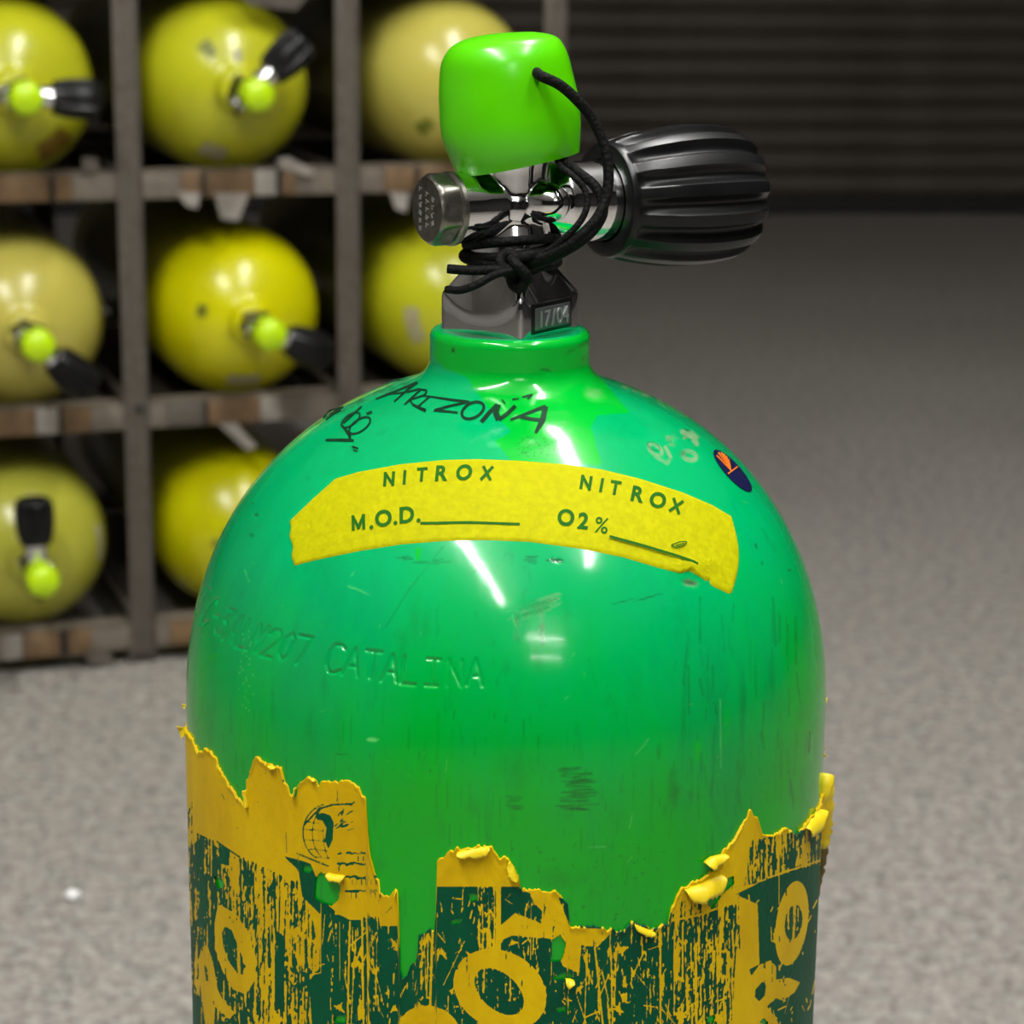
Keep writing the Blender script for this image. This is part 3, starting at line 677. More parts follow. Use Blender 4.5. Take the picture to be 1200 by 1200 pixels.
for (x, y0, y1, wd, tl) in [(424, 1060, 1206, 2.2, 2), (429, 1050, 1206, 1.2, 3), (398, 1080, 1150, 1.2, 0), (410, 1080, 1206, 2.0, -3), (417, 1090, 1206, 1.2, -6), (441, 1100, 1180, 1.2, 0), (507, 1090, 1178, 2.6, -3), (502, 1092, 1170, 1.4, -2), (497, 1094, 1160, 1.0, 2), (543, 1040, 1070, 1.2, -2),
                            (585, 1040, 1120, 3.0, 0), (580, 1040, 1110, 1.2, 0), (572, 1045, 1110, 1.4, 0), (566, 1060, 1112, 1, 0), (622, 1044, 1125, 1.2, 0), (628, 1060, 1120, 1.2, -4), (688, 1112, 1200, 1.2, -3), (697, 1110, 1206, 2.0, 10), (716, 1115, 1206, 1.6, 2), (722, 1110, 1180, 1.4, -2), (774, 1080, 1206, 1.6, 0), (790, 1090, 1190, 1.2, 0), (800, 1082, 1150, 1.6, 0), (846, 1085, 1150, 2.5, -4), (858, 1090, 1120, 2, 2), (913, 1010, 1060, 1, 0), (604, 1180, 1206, 1, 3)]:
    inkc.stroke([(x, y0), (x + tl, y1)], wd, 0.0)
for i in range(420):                                         # scratches through the print
    x, y = rng.uniform(372, 960), rng.uniform(1045, 1205); L = rng.exponential(9) + 2; a = math.pi / 2 + rng.normal(0, .3) if rng.random() < .75 else rng.uniform(0, 3.14)
    inkc.stroke([(x, y), (x + L * math.cos(a), y + L * math.sin(a))], rng.uniform(.7, 1.8), 0.0)
for i in range(26):
    x, y = rng.uniform(380, 940), rng.uniform(1090, 1205); inkc.ell(x, y, rng.uniform(2, 6), rng.uniform(2, 5), rng.uniform(0, 90), 0.0, 0, .3)
inkc.poly([(388, 975), (432, 935), (440, 1026), (445, 1046), (445, 1074), (392, 1072), (400, 1030)], 0.0)
def ringpoly(outer, inner, dens=.9):
    sl, c = inkc.inside(outer); sub = inkc.a[sl]; sub[c] = np.where(nz[sl][c] < .025, 1.0, 0.0)
    sl, c = inkc.inside(inner); sub = inkc.a[sl]; sub[c] = (nz[sl][c] < dens)
def ellpts(cx, cy, rx, ry, rot, n=40):
    c_, s_ = math.cos(math.radians(rot)), math.sin(math.radians(rot)); t = np.linspace(0, 2 * np.pi, n, endpoint=False)
    return [(cx + rx * math.cos(a) * c_ - ry * math.sin(a) * s_, cy + rx * math.cos(a) * s_ + ry * math.sin(a) * c_) for a in t]
q = 5.4545
ringpoly(Z(200, 980, q, [(320, 440), (420, 500), (500, 620), (545, 800), (540, 920), (480, 1010), (400, 980), (330, 860), (285, 720), (280, 560), (296, 470)]), Z(200, 980, q, [(345, 575), (390, 600), (430, 700), (480, 830), (470, 885), (430, 880), (370, 800), (335, 700), (330, 620)]))
inkc.stroke(Z(200, 980, q, [(432, 690), (440, 890)]), 3, 0.0)
ringpoly(Z(200, 980, q, [(175, 800), (200, 705), (235, 700), (270, 800), (300, 980), (330, 1040), (410, 1130), (375, 1170), (310, 1110), (285, 1090), (275, 1235), (225, 1235), (190, 960)]), Z(200, 980, q, [(213, 815), (235, 850), (242, 930), (225, 920)]))
ringpoly(ellpts(586, 1160, 57, 45, 28), ellpts(585, 1162, 34, 21, 42), .86)
ringpoly(ellpts(503, 1212, 38, 33, 20), ellpts(503, 1222, 16, 12, 30))
ringpoly(Z(420, 960, 4, [(665, 500), (735, 440), (860, 490), (800, 330), (930, 350), (990, 500), (1045, 510), (1190, 515), (1170, 550), (1120, 600), (1045, 590), (1035, 720), (960, 690), (900, 560), (720, 545), (665, 570)]), Z(420, 960, 4, [(830, 400), (862, 430), (860, 470), (825, 455)]))
ringpoly(ellpts(928, 1082, 18.5, 50, 8), ellpts(930, 1081, 10, 21, 8), .7)
q = 4.6167
ringpoly(Z(760, 940, q, [(500, 1060), (545, 955), (600, 880), (660, 855), (690, 890), (690, 960), (760, 950), (820, 975), (790, 1030), (745, 1060), (690, 1060), (640, 1105), (690, 1170), (720, 1240), (640, 1240), (600, 1170), (560, 1240), (480, 1240)]), Z(760, 940, q, [(578, 1015), (615, 972), (636, 990), (630, 1045), (600, 1078), (575, 1055)]))
inkc.poly(Z(760, 940, q, [(475, 800), (520, 790), (535, 880), (560, 950), (515, 1050), (480, 1235), (455, 1235), (465, 950)]), 0.0)
# the thin lines and frame
inkc.stroke([(376, 1058), (376, 1140), (366, 1142)], 1.4, 0.0); inkc.stroke([(787, 1079), (820, 1072), (858, 1058)], 2.4, 0.0)
inkc.stroke([(348, 1000), (372, 1010), (385, 1015)], 2.0, 1.0); inkc.stroke(Z(760, 940, 4.6167, [(460, 460), (570, 440), (700, 415)]), 1.2, .8); inkc.stroke([(902, 1028), (965, 1007)], 1.6, 0.0)
inkc.stroke([(254, 986), (280, 1004)], 1.6, 1.0)
# globe emblem, mostly rubbed away on its right side
gx, gy = 386, 976
tt = np.linspace(math.radians(120), math.radians(258), 22)
inkc.stroke([(gx + 31 * math.cos(a), gy + 34 * math.sin(a)) for a in tt], 1.5, 1.0)
inkc.stroke([(gx + 22 * math.cos(a) + 2, gy + 33 * math.sin(a)) for a in np.linspace(math.radians(120), math.radians(240), 14)], 1.1, 1.0)
inkc.stroke([(gx + 9 * math.cos(a) + 2, gy + 31 * math.sin(a)) for a in np.linspace(math.radians(105), math.radians(190), 12)], 1.1, 1.0)
for yy, xa, xb in ((963, 358, 374), (972, 356, 378), (984, 357, 384), (995, 362, 384), (1004, 370, 386)): inkc.stroke([(xa, yy), (xb, yy + 2)], 1.1, 1.0)
inkc.stroke([(gx - 29, gy - 10), (gx - 12, gy - 28), (gx + 4, gy - 33), (gx + 26, gy - 34)], 2.2, 1.0)
inkc.poly(Z(200, 820, 2.857, [(485, 385), (510, 378), (535, 388), (546, 410), (542, 470), (528, 500), (516, 470), (522, 430), (508, 405), (490, 402)]), 1.0)
for i in range(16):
    x, y = rng.uniform(392, 412), rng.uniform(944, 974); inkc.stroke([(x, y), (x + rng.uniform(2, 8), y - rng.uniform(1, 5))], rng.uniform(.9, 1.8), 1.0)
for y in (1000, 1012, 1028, 1044):                              # rubbed small print
    x = 396 if y < 1020 else 400
    while x < (430 if y < 1020 else 444):
        L = rng.uniform(2.5, 5)
        if rng.random() < .85: inkc.stroke([(x, y + rng.normal(0, .8)), (x + L, y + rng.normal(0, .8))], rng.uniform(1.6, 3.6), 1.0)
        if rng.random() < .5: inkc.stroke([(x + L / 2, y + 3), (x + L / 2, y + 9)], 1.3, 1.0)
        x += L + 1.6
for i in range(90):                                             # pin-pricks in the bare yellow
    x, y = rng.uniform(225, 445), rng.uniform(900, 1060); inkc.ell(x, y, rng.uniform(.4, .9), rng.uniform(.4, 1.3), 0, 1.0)
for pts in ([(395, 925), (396, 940)], [(335, 975), (336, 1000)], [(260, 930), (263, 937)], [(431, 960), (433, 1000)], [(452, 1070), (460, 1062)]): inkc.stroke(pts, 1.0, 1.0)
inkc.a = blur(blur(inkc.a, 3, 0), 3, 1)
iv, okv = inkc.sample(PL)
unseen = (np.abs(thl) > 80)[None] & np.ones((len(zz), 1), bool)
fill = (blur(blur(rng.normal(size=zz.shape), 31, 0), 3, 1)); fill = (ranks(fill) < .7).astype(float)
iv = np.where(okv & ~unseen, iv, np.where(zz < ztop[None] - 0.02, fill, 0.0))
# holes torn through to the paint
hole = Canvas(205, 845, 985, 1206, 2)
for hp in [Z(200, 820, 2.857, [(484, 595), (500, 578), (530, 585), (555, 605), (570, 625), (562, 668), (540, 690), (505, 680), (480, 662)]), Z(200, 820, 2.857, [(440, 555), (470, 553), (476, 568), (462, 580), (440, 576)]),
           Z(200, 980, 5.4545, [(275, 255), (330, 270), (345, 300), (332, 332), (300, 335)]), Z(420, 960, 4, [(905, 565), (945, 540), (975, 580), (968, 620), (955, 660), (900, 672)]), Z(420, 960, 4, [(905, 738), (985, 712), (1005, 735), (990, 750), (910, 752)]),
           Z(420, 960, 4, [(512, 348), (562, 350), (560, 380), (525, 390)]), Z(760, 940, 4.6167, [(320, 500), (380, 430), (460, 400), (468, 440), (400, 500), (350, 580), (322, 560)]), Z(200, 980, 5.4545, [(1045, 1150), (1130, 1140), (1110, 1195), (1050, 1195)]),
           Z(760, 940, 4.6167, [(320, 1160), (360, 1145), (358, 1195), (315, 1195)]), Z(760, 940, 4.6167, [(600, 1190), (625, 1165), (650, 1195), (640, 1220)]), Z(420, 960, 4, [(925, 885), (1000, 870), (990, 900), (930, 905)]), [(526, 1078), (543, 1077), (540, 1082), (529, 1083)]]:
    hole.poly(hp, 1.0)
hv, _ = hole.sample(PL)
keep = np.ones((len(zz) - 1, len(thl)), bool)
hf = (hv[:-1] + hv[1:] + np.roll(hv, -1, 1)[:-1] + np.roll(hv, -1, 1)[1:]) / 4
keep &= ~(hf > .5)
lab = grid('wrap_label', PL[::-1], M_label, tank, True, keep=keep[::-1], attrs={'ink': iv[::-1]})
lab['label'] = 'torn yellow and dark green wrap label with scratched lettering'

# lifted, curled edges of the label (pale backing shows)
def curl(pts, wid, lift, parent=lab, turn=1.0, wob=0.25):
    """a strip along pts (picture points) rolled outwards; wid = px the roll stands proud"""
    p = resample(pts, 2.0); n = len(p); base = on_tank(p, 0.0004); N = tank_n(base); T = np.gradient(base, axis=0); T /= np.linalg.norm(T, axis=1, keepdims=True)
    B = np.cross(N, T); ps = proj(base + B * .001) - p
    if ps[:, 1].mean() < 0: B = -B                              # the flap folds down over the label
    r = wid * 0.000235 * (1 + 1.4 * wob * np.convolve(rng.normal(size=n + 6), np.ones(6) / 6, 'same')[3:n + 3] + .10 * rng.normal(size=n))
    r *= np.clip(np.minimum(np.arange(n) + .6, n - np.arange(n) - .4) / 3, .12, 1)
    u_ = np.array([-.10, .0, .10, .25, .5, .75, 1.0]); h_c = np.array([.0, .00075, .0012, .0016, .0019, .0021, .0021]) * lift * 1.3
    tw = (1 + .22 * np.sin(np.arange(n) * .33 + wid))[:, None]
    P = np.stack([base + N * (hh * tw * (.6 + wid / 18)) + B * (r * x)[:, None] for x, hh in zip(u_, h_c)], 1)
    o = grid('peeled_curl', P, M_curl, parent)
    sd = o.modifiers.new('thickness', 'SOLIDIFY'); sd.thickness = 0.00025; sd.offset = 0
    return o
curl([(574, 991), (556, 994), (536, 998)], 8, .55); curl([(607, 1030), (602, 1016), (597, 1008)], 7, .55)
curl([(848, 1000), (832, 1004), (823, 1010)], 10, .7); curl([(843, 1024), (822, 1034), (808, 1040), (800, 1042)], 16, .7); curl([(817, 1052), (813, 1040)], 10, .6)
curl([(766, 1092), (752, 1086), (742, 1082)], 6, .5); curl([(672, 1148), (662, 1146)], 9, .6); curl([(406, 1026), (392, 1024), (386, 1022)], 6, .6)
curl([(293, 946), (290, 925)], 3, .6); curl([(464, 1048), (466, 1042)], 3, .8); curl([(345, 932), (349, 922)], 4, .7); curl([(318, 896), (326, 899)], 4, .6); curl([(372, 914), (368, 911)], 4, .6)
curl([(958, 948), (948, 962), (941, 970)], 14, .6)
# the big rolled-back flap standing out at the right side
fl = spline([at_y(951, 968, -.012), at_y(960, 945, -.014), at_y(966, 925, -.014), at_y(969, 908, -.012)], 16)
def flap(path, rr_, a0, a1, name='peeled_flap', mat=M_curl):
    p = np.asarray(path); T = np.gradient(p, axis=0); T /= np.linalg.norm(T, axis=1, keepdims=True)
    X = np.cross(T, [0, 1, 0]); X /= np.linalg.norm(X, axis=1, keepdims=True); Yv = np.cross(X, T)
    a = np.linspace(a0, a1, 12); r = np.broadcast_to(rr_, (len(p),))[:, None]
    P = np.stack([p + X * r * math.cos(x) + Yv * r * math.sin(x) for x in a], 1)
    o = grid(name, P, mat, lab); sd = o.modifiers.new('thickness', 'SOLIDIFY'); sd.thickness = .0003; sd.offset = 0
    return o
flap(fl, np.linspace(.0012, .0026, 16) + .0003 * rng.normal(size=16), math.radians(-160), math.radians(100))
fl2 = spline([at_y(968, 912, -.004), at_y(968, 940, -.004), at_y(968, 965, -.003), at_y(964, 992, -.002)], 18)
flap(fl2, np.linspace(.0022, .0013, 18) + .0003 * rng.normal(size=18), math.radians(-150), math.radians(120))
fl3 = spline([at_y(962, 985, .0), at_y(962, 1010, .002), at_y(958, 1035, .004), at_y(954, 1062, .004)], 18)
M_old = simple('stained_label', srgb(112, 92, 14), srgb(86, 74, 18), 120, .6)
flap(fl3, np.linspace(.0020, .0007, 18) + .0003 * rng.normal(size=18), math.radians(-150), math.radians(90), 'peeled_flap', M_old)
for (x, y, r) in [(214, 858, 9), (221, 872, 7), (216, 828, 3.5), (966, 822, 5), (964, 876, 4), (964, 885, 5)]:
    c = at_y(x, y, 0.004); s_ = r * 0.000235
    ang_ = rng.uniform(0, 3)
    V = [c + np.array([math.cos(ang_ + t_) * s_ * (1.2 if i % 2 else .6), rng.normal(0, .4) * s_, math.sin(ang_ + t_) * s_ * (1.1 if i % 2 else .5)]) for i, t_ in enumerate(np.linspace(0, 6.28, 7)[:-1])]
    bm = bmesh.new(); f_ = bm.faces.new([bm.verts.new(v) for v in V]); e_ = bmesh.ops.extrude_face_region(bm, geom=[f_])
    bmesh.ops.translate(bm, verts=[v for v in e_['geom'] if isinstance(v, bmesh.types.BMVert)], vec=(0, .0004, .0001))
    from_bm('peeled_flake', bm, M_curl, lab)

# ------------------------------------------------------------------ valve (all in the tank's own axis frame)
BETA = math.radians(30)
ax = Vector((math.cos(BETA), math.sin(BETA), 0))             # towards the handwheel
ZV = 0.6962
AX = Matrix.Translation((0, 0, ZV)) @ Matrix(((0, -math.sin(BETA), math.cos(BETA), 0), (0, math.cos(BETA), math.sin(BETA), 0), (-1, 0, 0, 0), (0, 0, 0, 1)))   # local Z runs along the arms
def bm_lathe(bm, prof, M=Matrix(), n=40):
    rings = []
    for r, z in prof:
        rings.append([bm.verts.new(M @ Vector((r * math.cos(a), r * math.sin(a), z))) for a in np.linspace(0, 2 * np.pi, n, endpoint=False)])
    for a, b in zip(rings[:-1], rings[1:]):
        for i in range(n): bm.faces.new((a[i], a[(i + 1) % n], b[(i + 1) % n], b[i]))
    bm.faces.new(rings[0][::-1]); bm.faces.new(rings[-1])
def remeshed(name, bm, voxel, iters, mat, parent, fac=0.5):
    bmesh.ops.recalc_face_normals(bm, faces=bm.faces[:])
    me = bpy.data.meshes.new('tmp'); bm.to_mesh(me); bm.free()
    o = bpy.data.objects.new('tmp', me); COL.objects.link(o)
    r = o.modifiers.new('r', 'REMESH'); r.mode = 'VOXEL'; r.voxel_size = voxel; r.adaptivity = 0
    s = o.modifiers.new('s', 'SMOOTH'); s.factor = fac; s.iterations = iters
    dg = bpy.context.evaluated_depsgraph_get(); dg.update()
    m2 = bpy.data.meshes.new_from_object(o.evaluated_get(dg)); bpy.data.objects.remove(o)
    m2.name = name; m2.materials.clear(); m2.materials.append(mat); smooth(m2)
    return ob(name, m2, parent)
# body: column, two arms, and the hooded knuckle in front
bm = bmesh.new()
bm_lathe(bm, [(.0118, .682), (.0112, .688), (.0098, .6925), (.0100, .700), (.0104, .706), (.0112, .712), (.0120, .722), (.0120, .735)])
v = bm
bm_lathe(bm, [(.0096, -.0195), (.0097, -.012), (.0094, -.006), (.0082, 0)], AX)
bm_lathe(bm, [(.0080, 0), (.0092, .008), (.0112, .014), (.0114, .031)], AX)
bmesh.ops.create_uvsphere(bm, u_segments=24, v_segments=16, radius=.0108, matrix=Matrix.Translation((0, 0, ZV)))
kn = Vector((math.sin(math.radians(58)), -math.cos(math.radians(58)), 0))
for t_, r_ in ((.0100, .0058), (.0118, .0056), (.0135, .0050)):
    bmesh.ops.create_uvsphere(bm, u_segments=20, v_segments=12, radius=r_, matrix=Matrix.Translation(Vector((0, 0, ZV + .0015)) + kn * t_))
valve = remeshed('valve_body', bm, .00045, 6, M_chrome, tank)
# square foot with a turned shoulder
AL = math.radians(36)
def sq(a, r):                                                     # superellipse section
    out = []
    for t_ in np.linspace(0, 2 * np.pi, 96, endpoint=False):
        c_, s_ = math.cos(t_), math.sin(t_)
        out.append((t_, c_, s_))
    return out
tt = np.linspace(0, 2 * np.pi, 160, endpoint=False)
def section(half, power, z, rot=-AL):
    q_ = (np.abs(np.cos(tt))**power + np.abs(np.sin(tt))**power) ** (-1 / power) * half
    return np.stack([q_ * np.cos(tt + rot), q_ * np.sin(tt + rot), np.full_like(tt, z)], -1)
base_ = section(.0142, 15, 0.0); rsq = np.hypot(base_[:, 0], base_[:, 1]); cr = np.clip((rsq - .0142) / (.0195 - .0142), 0, 1)
dirs = np.stack([np.cos(tt - AL), np.sin(tt - AL), 0 * tt], -1)
zb_ = .6664 + .0062 * cr ** 1.2; secs = [dirs * 0 + np.array([0, 0, .6608])]
for z_ in (.6608, .6622): secs.append(dirs * rsq[:, None] + np.array([0, 0, z_]))
for q_ in (.4, .8, .94): secs.append(dirs * (rsq - (.00008 if q_ > .9 else 0))[:, None] + np.stack([0 * tt, 0 * tt, .6622 + (zb_ - .6622) * q_], -1))
for u_ in np.linspace(.02, 1, 16):
    rr_ = .0086 + (rsq - .0086) * (1 - u_) ** 1.05 - .0004 * np.sin(np.pi * u_) * (1 - cr); secs.append(dirs * rr_[:, None] + np.stack([0 * tt, 0 * tt, zb_ + (.6842 - zb_) * u_], -1))
secs.append(dirs * 0 + np.array([0, 0, .6842]))
foot_ = grid('valve_foot', np.stack(secs), M_chrome, tank, True, ang=40)
# blanking plug: washer + hexagon head with stamped ticks
plug = lathe('blanking_plug', [(0, -.0180), (.0094, -.0180), (.0101, -.0186), (.0101, -.0197), (.0094, -.0203), (0, -.0203)], M_nickel, tank, 48, AX)
bm = bmesh.new(); hexr = .0102
def hexsec(rad, z, clip):
    out = []
    for a in np.linspace(0, 2 * np.pi, 72, endpoint=False):
        b = (a + .2) % (math.pi / 3) - math.pi / 6
        out.append(min(rad * math.cos(math.pi / 6) / math.cos(b), clip)); 
    return [AX @ Vector((r * math.cos(a), r * math.sin(a), z)) for r, a in zip(out, np.linspace(0, 2 * np.pi, 72, endpoint=False))]
rings = [hexsec(.0102, -.0203, .0098), hexsec(.0102, -.0248, .0098), hexsec(.0102, -.0256, .0093), hexsec(.0102, -.0262, .0086), hexsec(.0099, -.0263, .0080)]
hx = np.array([[tuple(p) for p in r] for r in rings]); cap_ = np.repeat(np.array(AX @ Vector((0, 0, -.0263)))[None, None], 72, 1)
grid('hex_head', np.concatenate([hx, cap_]), M_nickel, plug, True, ang=30)
bm.free(); bm = bmesh.new()
for row, (xs, n_) in enumerate(((-.0036, 6), (.0002, 5), (.0036, 4))):
    for i in range(n_):
        zc = (i - (n_ - 1) / 2) * .0021; 
        M_ = AX @ Matrix.Translation((zc, -xs, -.0263)) @ Matrix.Rotation(rng.uniform(-.4, .4), 4, 'Z')
        bm_box(bm, (-.0006, -.0008, -.00012), (-.0003, .0008, .0), M_); bm_box(bm, (-.0006, rng.uniform(-.0008, .0005), -.00012), (.0006, .0008 if rng.random() < .4 else rng.uniform(.0005, .0007), .0), M_)
from_bm('stamped_marks', bm, M_digits, plug)
# date plate on the right face of the foot
fn = Vector((math.cos(-AL), math.sin(-AL), 0)); fu = Vector((0, 0, 1)); fr = fu.cross(fn)
FM = Matrix(((fr.x, fu.x, fn.x, fn.x * .0142), (fr.y, fu.y, fn.y, fn.y * .0142), (fr.z, fu.z, fn.z, .6668), (0, 0, 0, 1)))
plate = box('date_plate', (-.0098, -.0042, -.0010), (.0098, .0044, .00022), M_recess_shade, tank, .0006, FM)
plate['label'] = 'recessed plate stamped 17/04'
box('plate_face', (-.0082, -.0031, .0), (.0082, .0031, .00055), M_plate, plate, .0003, FM)
for i, ch in enumerate('17/04'):
    V, Fc = glyph_mesh(ch, .0); s_ = .0046 / CAPH
    P = [FM @ Vector(((i - 2) * .0029 + x * s_ * .92, y * s_ - .0023, .00085)) for x, y in V]
    me = bpy.data.meshes.new('digit'); me.from_pydata([tuple(p) for p in P], [], Fc); me.materials.append(M_digits); me.update()
    o = ob('digit', me, plate); sd = o.modifiers.new('depth', 'SOLIDIFY'); sd.thickness = .0003; sd.offset = -1
# handwheel
nph = 336; L_ = .0298 + .955 * (np.array([.0300, .0304, .0318, .0322, .0330, .0350, .0380, .042, .046, .050, .054, .058, .062, .066, .070, .073, .0755, .0775, .0788, .0795, .0797]) - .0300)
r_ = np.array([.0150, .0160, .0164, .0164, .0166, .0172, .0179, .0186, .0192, .0197, .0200, .0202, .0202, .0200, .0196, .0191, .0183, .0172, .0158, .0140, .0])
am = np.array([0, 0, 0, .05, .3, .6, .8, .9, 1, 1, 1, 1, 1, 1, 1, 1, .95, .85, .6, .3, 0])
ph = np.linspace(0, 2 * np.pi, nph, endpoint=False); s14 = (ph * 14 / (2 * np.pi) + .15) % 1
lobe = -np.clip(np.sin(np.pi * np.clip((s14 - .42) / .58, 0, 1)), 0, 1) ** .7
rr_ = r_[:, None] + am[:, None] * .0024 * lobe[None]
LL = np.broadcast_to(L_[:, None], rr_.shape)
P = np.stack([rr_ * np.cos(ph), rr_ * np.sin(ph), LL], -1)
inner = np.stack([np.broadcast_to(np.array([.0116, .0118])[:, None], (2, nph)) * np.cos(ph), np.broadcast_to(np.array([.0116, .0118])[:, None], (2, nph)) * np.sin(ph), np.full((2, nph), .0300)], -1)
inner[0, :, 2] = .0331
P = np.concatenate([inner, P], 0) @ np.array(AX.to_3x3()).T + np.array(AX.translation)
wheel = grid('handwheel', P, M_rubber, tank, True, ang=50); wheel['label'] = 'black ribbed rubber handwheel'
# dust cap over the outlet
lv = [((537, 205), (679, 177)), ((527, 186), (680, 163)), ((517.5, 160), (680.5, 142)), ((514.5, 125), (678, 114)), ((514.5, 95), (671.5, 86)), ((516.5, 76), (667, 68)), ((521, 65), (662.5, 56)), ((530, 54), (655, 45)), ((546, 46), (644, 40)), ((568, 41), (626, 37.5))]
na = 96; a = np.linspace(0, 2 * np.pi, na, endpoint=False); ringsC = []
for i, (l, r) in enumerate(lv):
    A_, B_ = at_y(l[0], l[1], 0), at_y(r[0], r[1], 0); c_ = (A_ + B_) / 2; X_ = (B_ - A_) / 2; hw = np.linalg.norm(X_)
    dep = hw * (.98 if i else .93)
    pinch = 1 + (0.035 * np.cos(2 * a - .6) + .02 * np.cos(3 * a)) * (1 if i < 4 else .4)
    ringsC.append(c_ + (np.cos(a) * 1)[:, None] * X_ + (np.sin(a) * dep * pinch)[:, None] * np.array([0, 1, 0]))
apex = np.repeat(((ringsC[-1].mean(0)) + np.array([0, 0, .0003]))[None], na, 0)
inn = ringsC[0].mean(0) + (ringsC[0] - ringsC[0].mean(0)) * .93; inn2 = ringsC[2].mean(0) + (ringsC[2] - ringsC[2].mean(0)) * .9
ctr = np.array(ringsC)
lo_ = spline(ctr.reshape(len(lv), -1), 40).reshape(40, na, 3)
dcap = grid('dust_cap', np.concatenate([inn2[None], inn[None], lo_, apex[None]]), M_cap, tank, True, ang=60); dcap['label'] = 'bright lime green dust cap on top of the valve'
# black lanyard
CR = .00145
hp = []
def W(pts, n=70): return spline([at_y(*p) for p in pts], n)
Yh = -.0172
hp.append((W([(629, 85, -.0150), (634, 89, -.0182), (655, 99, -.0178), (674, 115, -.0165), (692, 136, -.0150), (706, 165, -.0150), (713, 200, -.0160), (710, 232, -.0175), (698, 258, -.0195), (674, 281, -.0200), (648, 297, -.0185), (622, 307, -.0165), (606, 311, -.0150)]), CR))
hp.append((W([(654, 180, -.004), (662, 190, -.0085), (680, 204, -.0130), (697, 218, -.0150), (706, 237, -.0165), (705, 254, -.0180), (690, 275, -.0195), (664, 293, -.0190), (636, 306, -.0170), (612, 314, -.0150)]), CR))
hp.append((W([(651, 180, -.004), (657, 195, -.0120), (672, 207, -.0170), (685, 222, -.0180), (688, 240, -.0190), (681, 258, -.0200), (665, 276, -.0200), (642, 294, -.0180), (615, 306, -.0155)]), .0009))
for zc, tilt, rad, ph0 in ((.6838, .10, .0128, 0), (.6815, -.06, .0131, .6), (.6862, .16, .0123, 1)):
    t_ = np.linspace(0, 2 * np.pi, 60); hp.append((np.stack([rad * np.cos(t_), rad * np.sin(t_), zc + rad * tilt * np.cos(t_ + ph0)], -1), CR * .95))
cord = tubes('lanyard', hp, M_cord, tank); cord['label'] = 'black braided cord from the cap knotted round the valve'
t_ = np.linspace(0, 2 * np.pi, 90); kc = at_y(607, 313, -.0150)
knot = np.stack([.0026 * (np.sin(t_) + 1.6 * np.sin(2 * t_)) * .8, -.0012 + .0016 * np.sin(3 * t_), .0028 * (np.cos(t_) - 1.5 * np.cos(2 * t_)) * .8], -1) + kc
tail1 = W([(607, 313, -.0170), (580, 316, -.0185), (553, 317, -.0190), (524, 315, -.0185)], 30); tail2 = W([(603, 316, -.0185), (580, 322, -.0200), (560, 333, -.0215), (540, 340, -.0205), (523, 339, -.0180)], 30)
tubes('knot', [(knot, .0014), (W([(598, 303, -.0165), (606, 311, -.0190), (618, 324, -.0185), (614, 333, -.0165)], 24), .0015), (tail1, np.r_[np.full(29, .0013), .0012]), (tail2, np.r_[np.full(29, .0011), .0010])], M_cord, cord)

# ------------------------------------------------------------------ storage rack
PHI = math.radians(19.337); SP = 0.23033; ZB = 0.0318; VS = 0.24
rack = empty('storage_rack', 'brown grey steel rack with square bays holding the yellow tanks', 'rack', (-0.39328, 1.72649, 0), (0, 0, PHI))
# rack frame: local X along its face, local Y into the depth, front plane at y = 0
DEP = 0.66; HTOP = 1.02
Mr = Matrix.Translation((-0.39328, 1.72649, 0)) @ Matrix.Rotation(PHI, 4, 'Z'); Mi = np.array(Mr.inverted())
def rack_xz(px, py):
    d = rays(np.array([px, py])); o_ = Mi[:3, :3] @ CAM + Mi[:3, 3]; d = Mi[:3, :3] @ d
    P = o_ + d * (-o_[1] / d[1]); return P[0], P[2]
XL, XR = -SP, 2 * SP
def post(x, y0, s):
    bm = bmesh.new()                                            # steel angle: two legs
    bm_box(bm, (x - .013, y0, 0.012), (x + .013, y0 + s * .003, HTOP), None, .0006)
    bm_box(bm, (x + .010, y0, 0.012), (x + .013, y0 + s * .026, HTOP), None, .0006)
    bm_box(bm, (x - .004, y0 - .002 * s, 0.012), (x + .004, y0, HTOP), None, .0006)
    return from_bm('post', bm, M_steel, rack, True, 40)
for i in range(-1, 3):
    post(i * SP, -.004, 1); post(i * SP, DEP, -1)
for k_ in range(4):
    zb = ZB + k_ * VS
    for yb, s_ in ((0.0, 1), (DEP, -1)):
        if s_ < 0: zb -= .012
        bm = bmesh.new(); bm_box(bm, (XL, yb, zb - .014), (XR, yb + s_ * .003, zb + .014), None, .0005)
        bm_box(bm, (XL, yb, zb + .011), (XR, yb + s_ * .030, zb + .014), None, .0005); from_bm('rail', bm, M_railpaint, rack, True, 40)
    zb = ZB + k_ * VS
    if k_: box('light_block_sheet', (XL, .034, zb - .013), (XR, DEP - .034, zb - .0115), M_steel, rack, 0)  # added sheet that blocks lamp light from reaching into the bays
    for i in range(-1, 3):
        box('side_bar', (i * SP - .003, .004, zb - .012), (i * SP + .003, DEP - .004, zb + .010), M_steel, rack, .0008)
box('top_rail', (XL, 0, HTOP - .028), (XR, .004, HTOP), M_steel, rack, .0008)
for i in range(-1, 3):
    for yb in (0.004, DEP - .03): box('foot', (i * SP - .016, yb, 0), (i * SP + .016, yb + .03, .0125), M_steel, rack, .001)
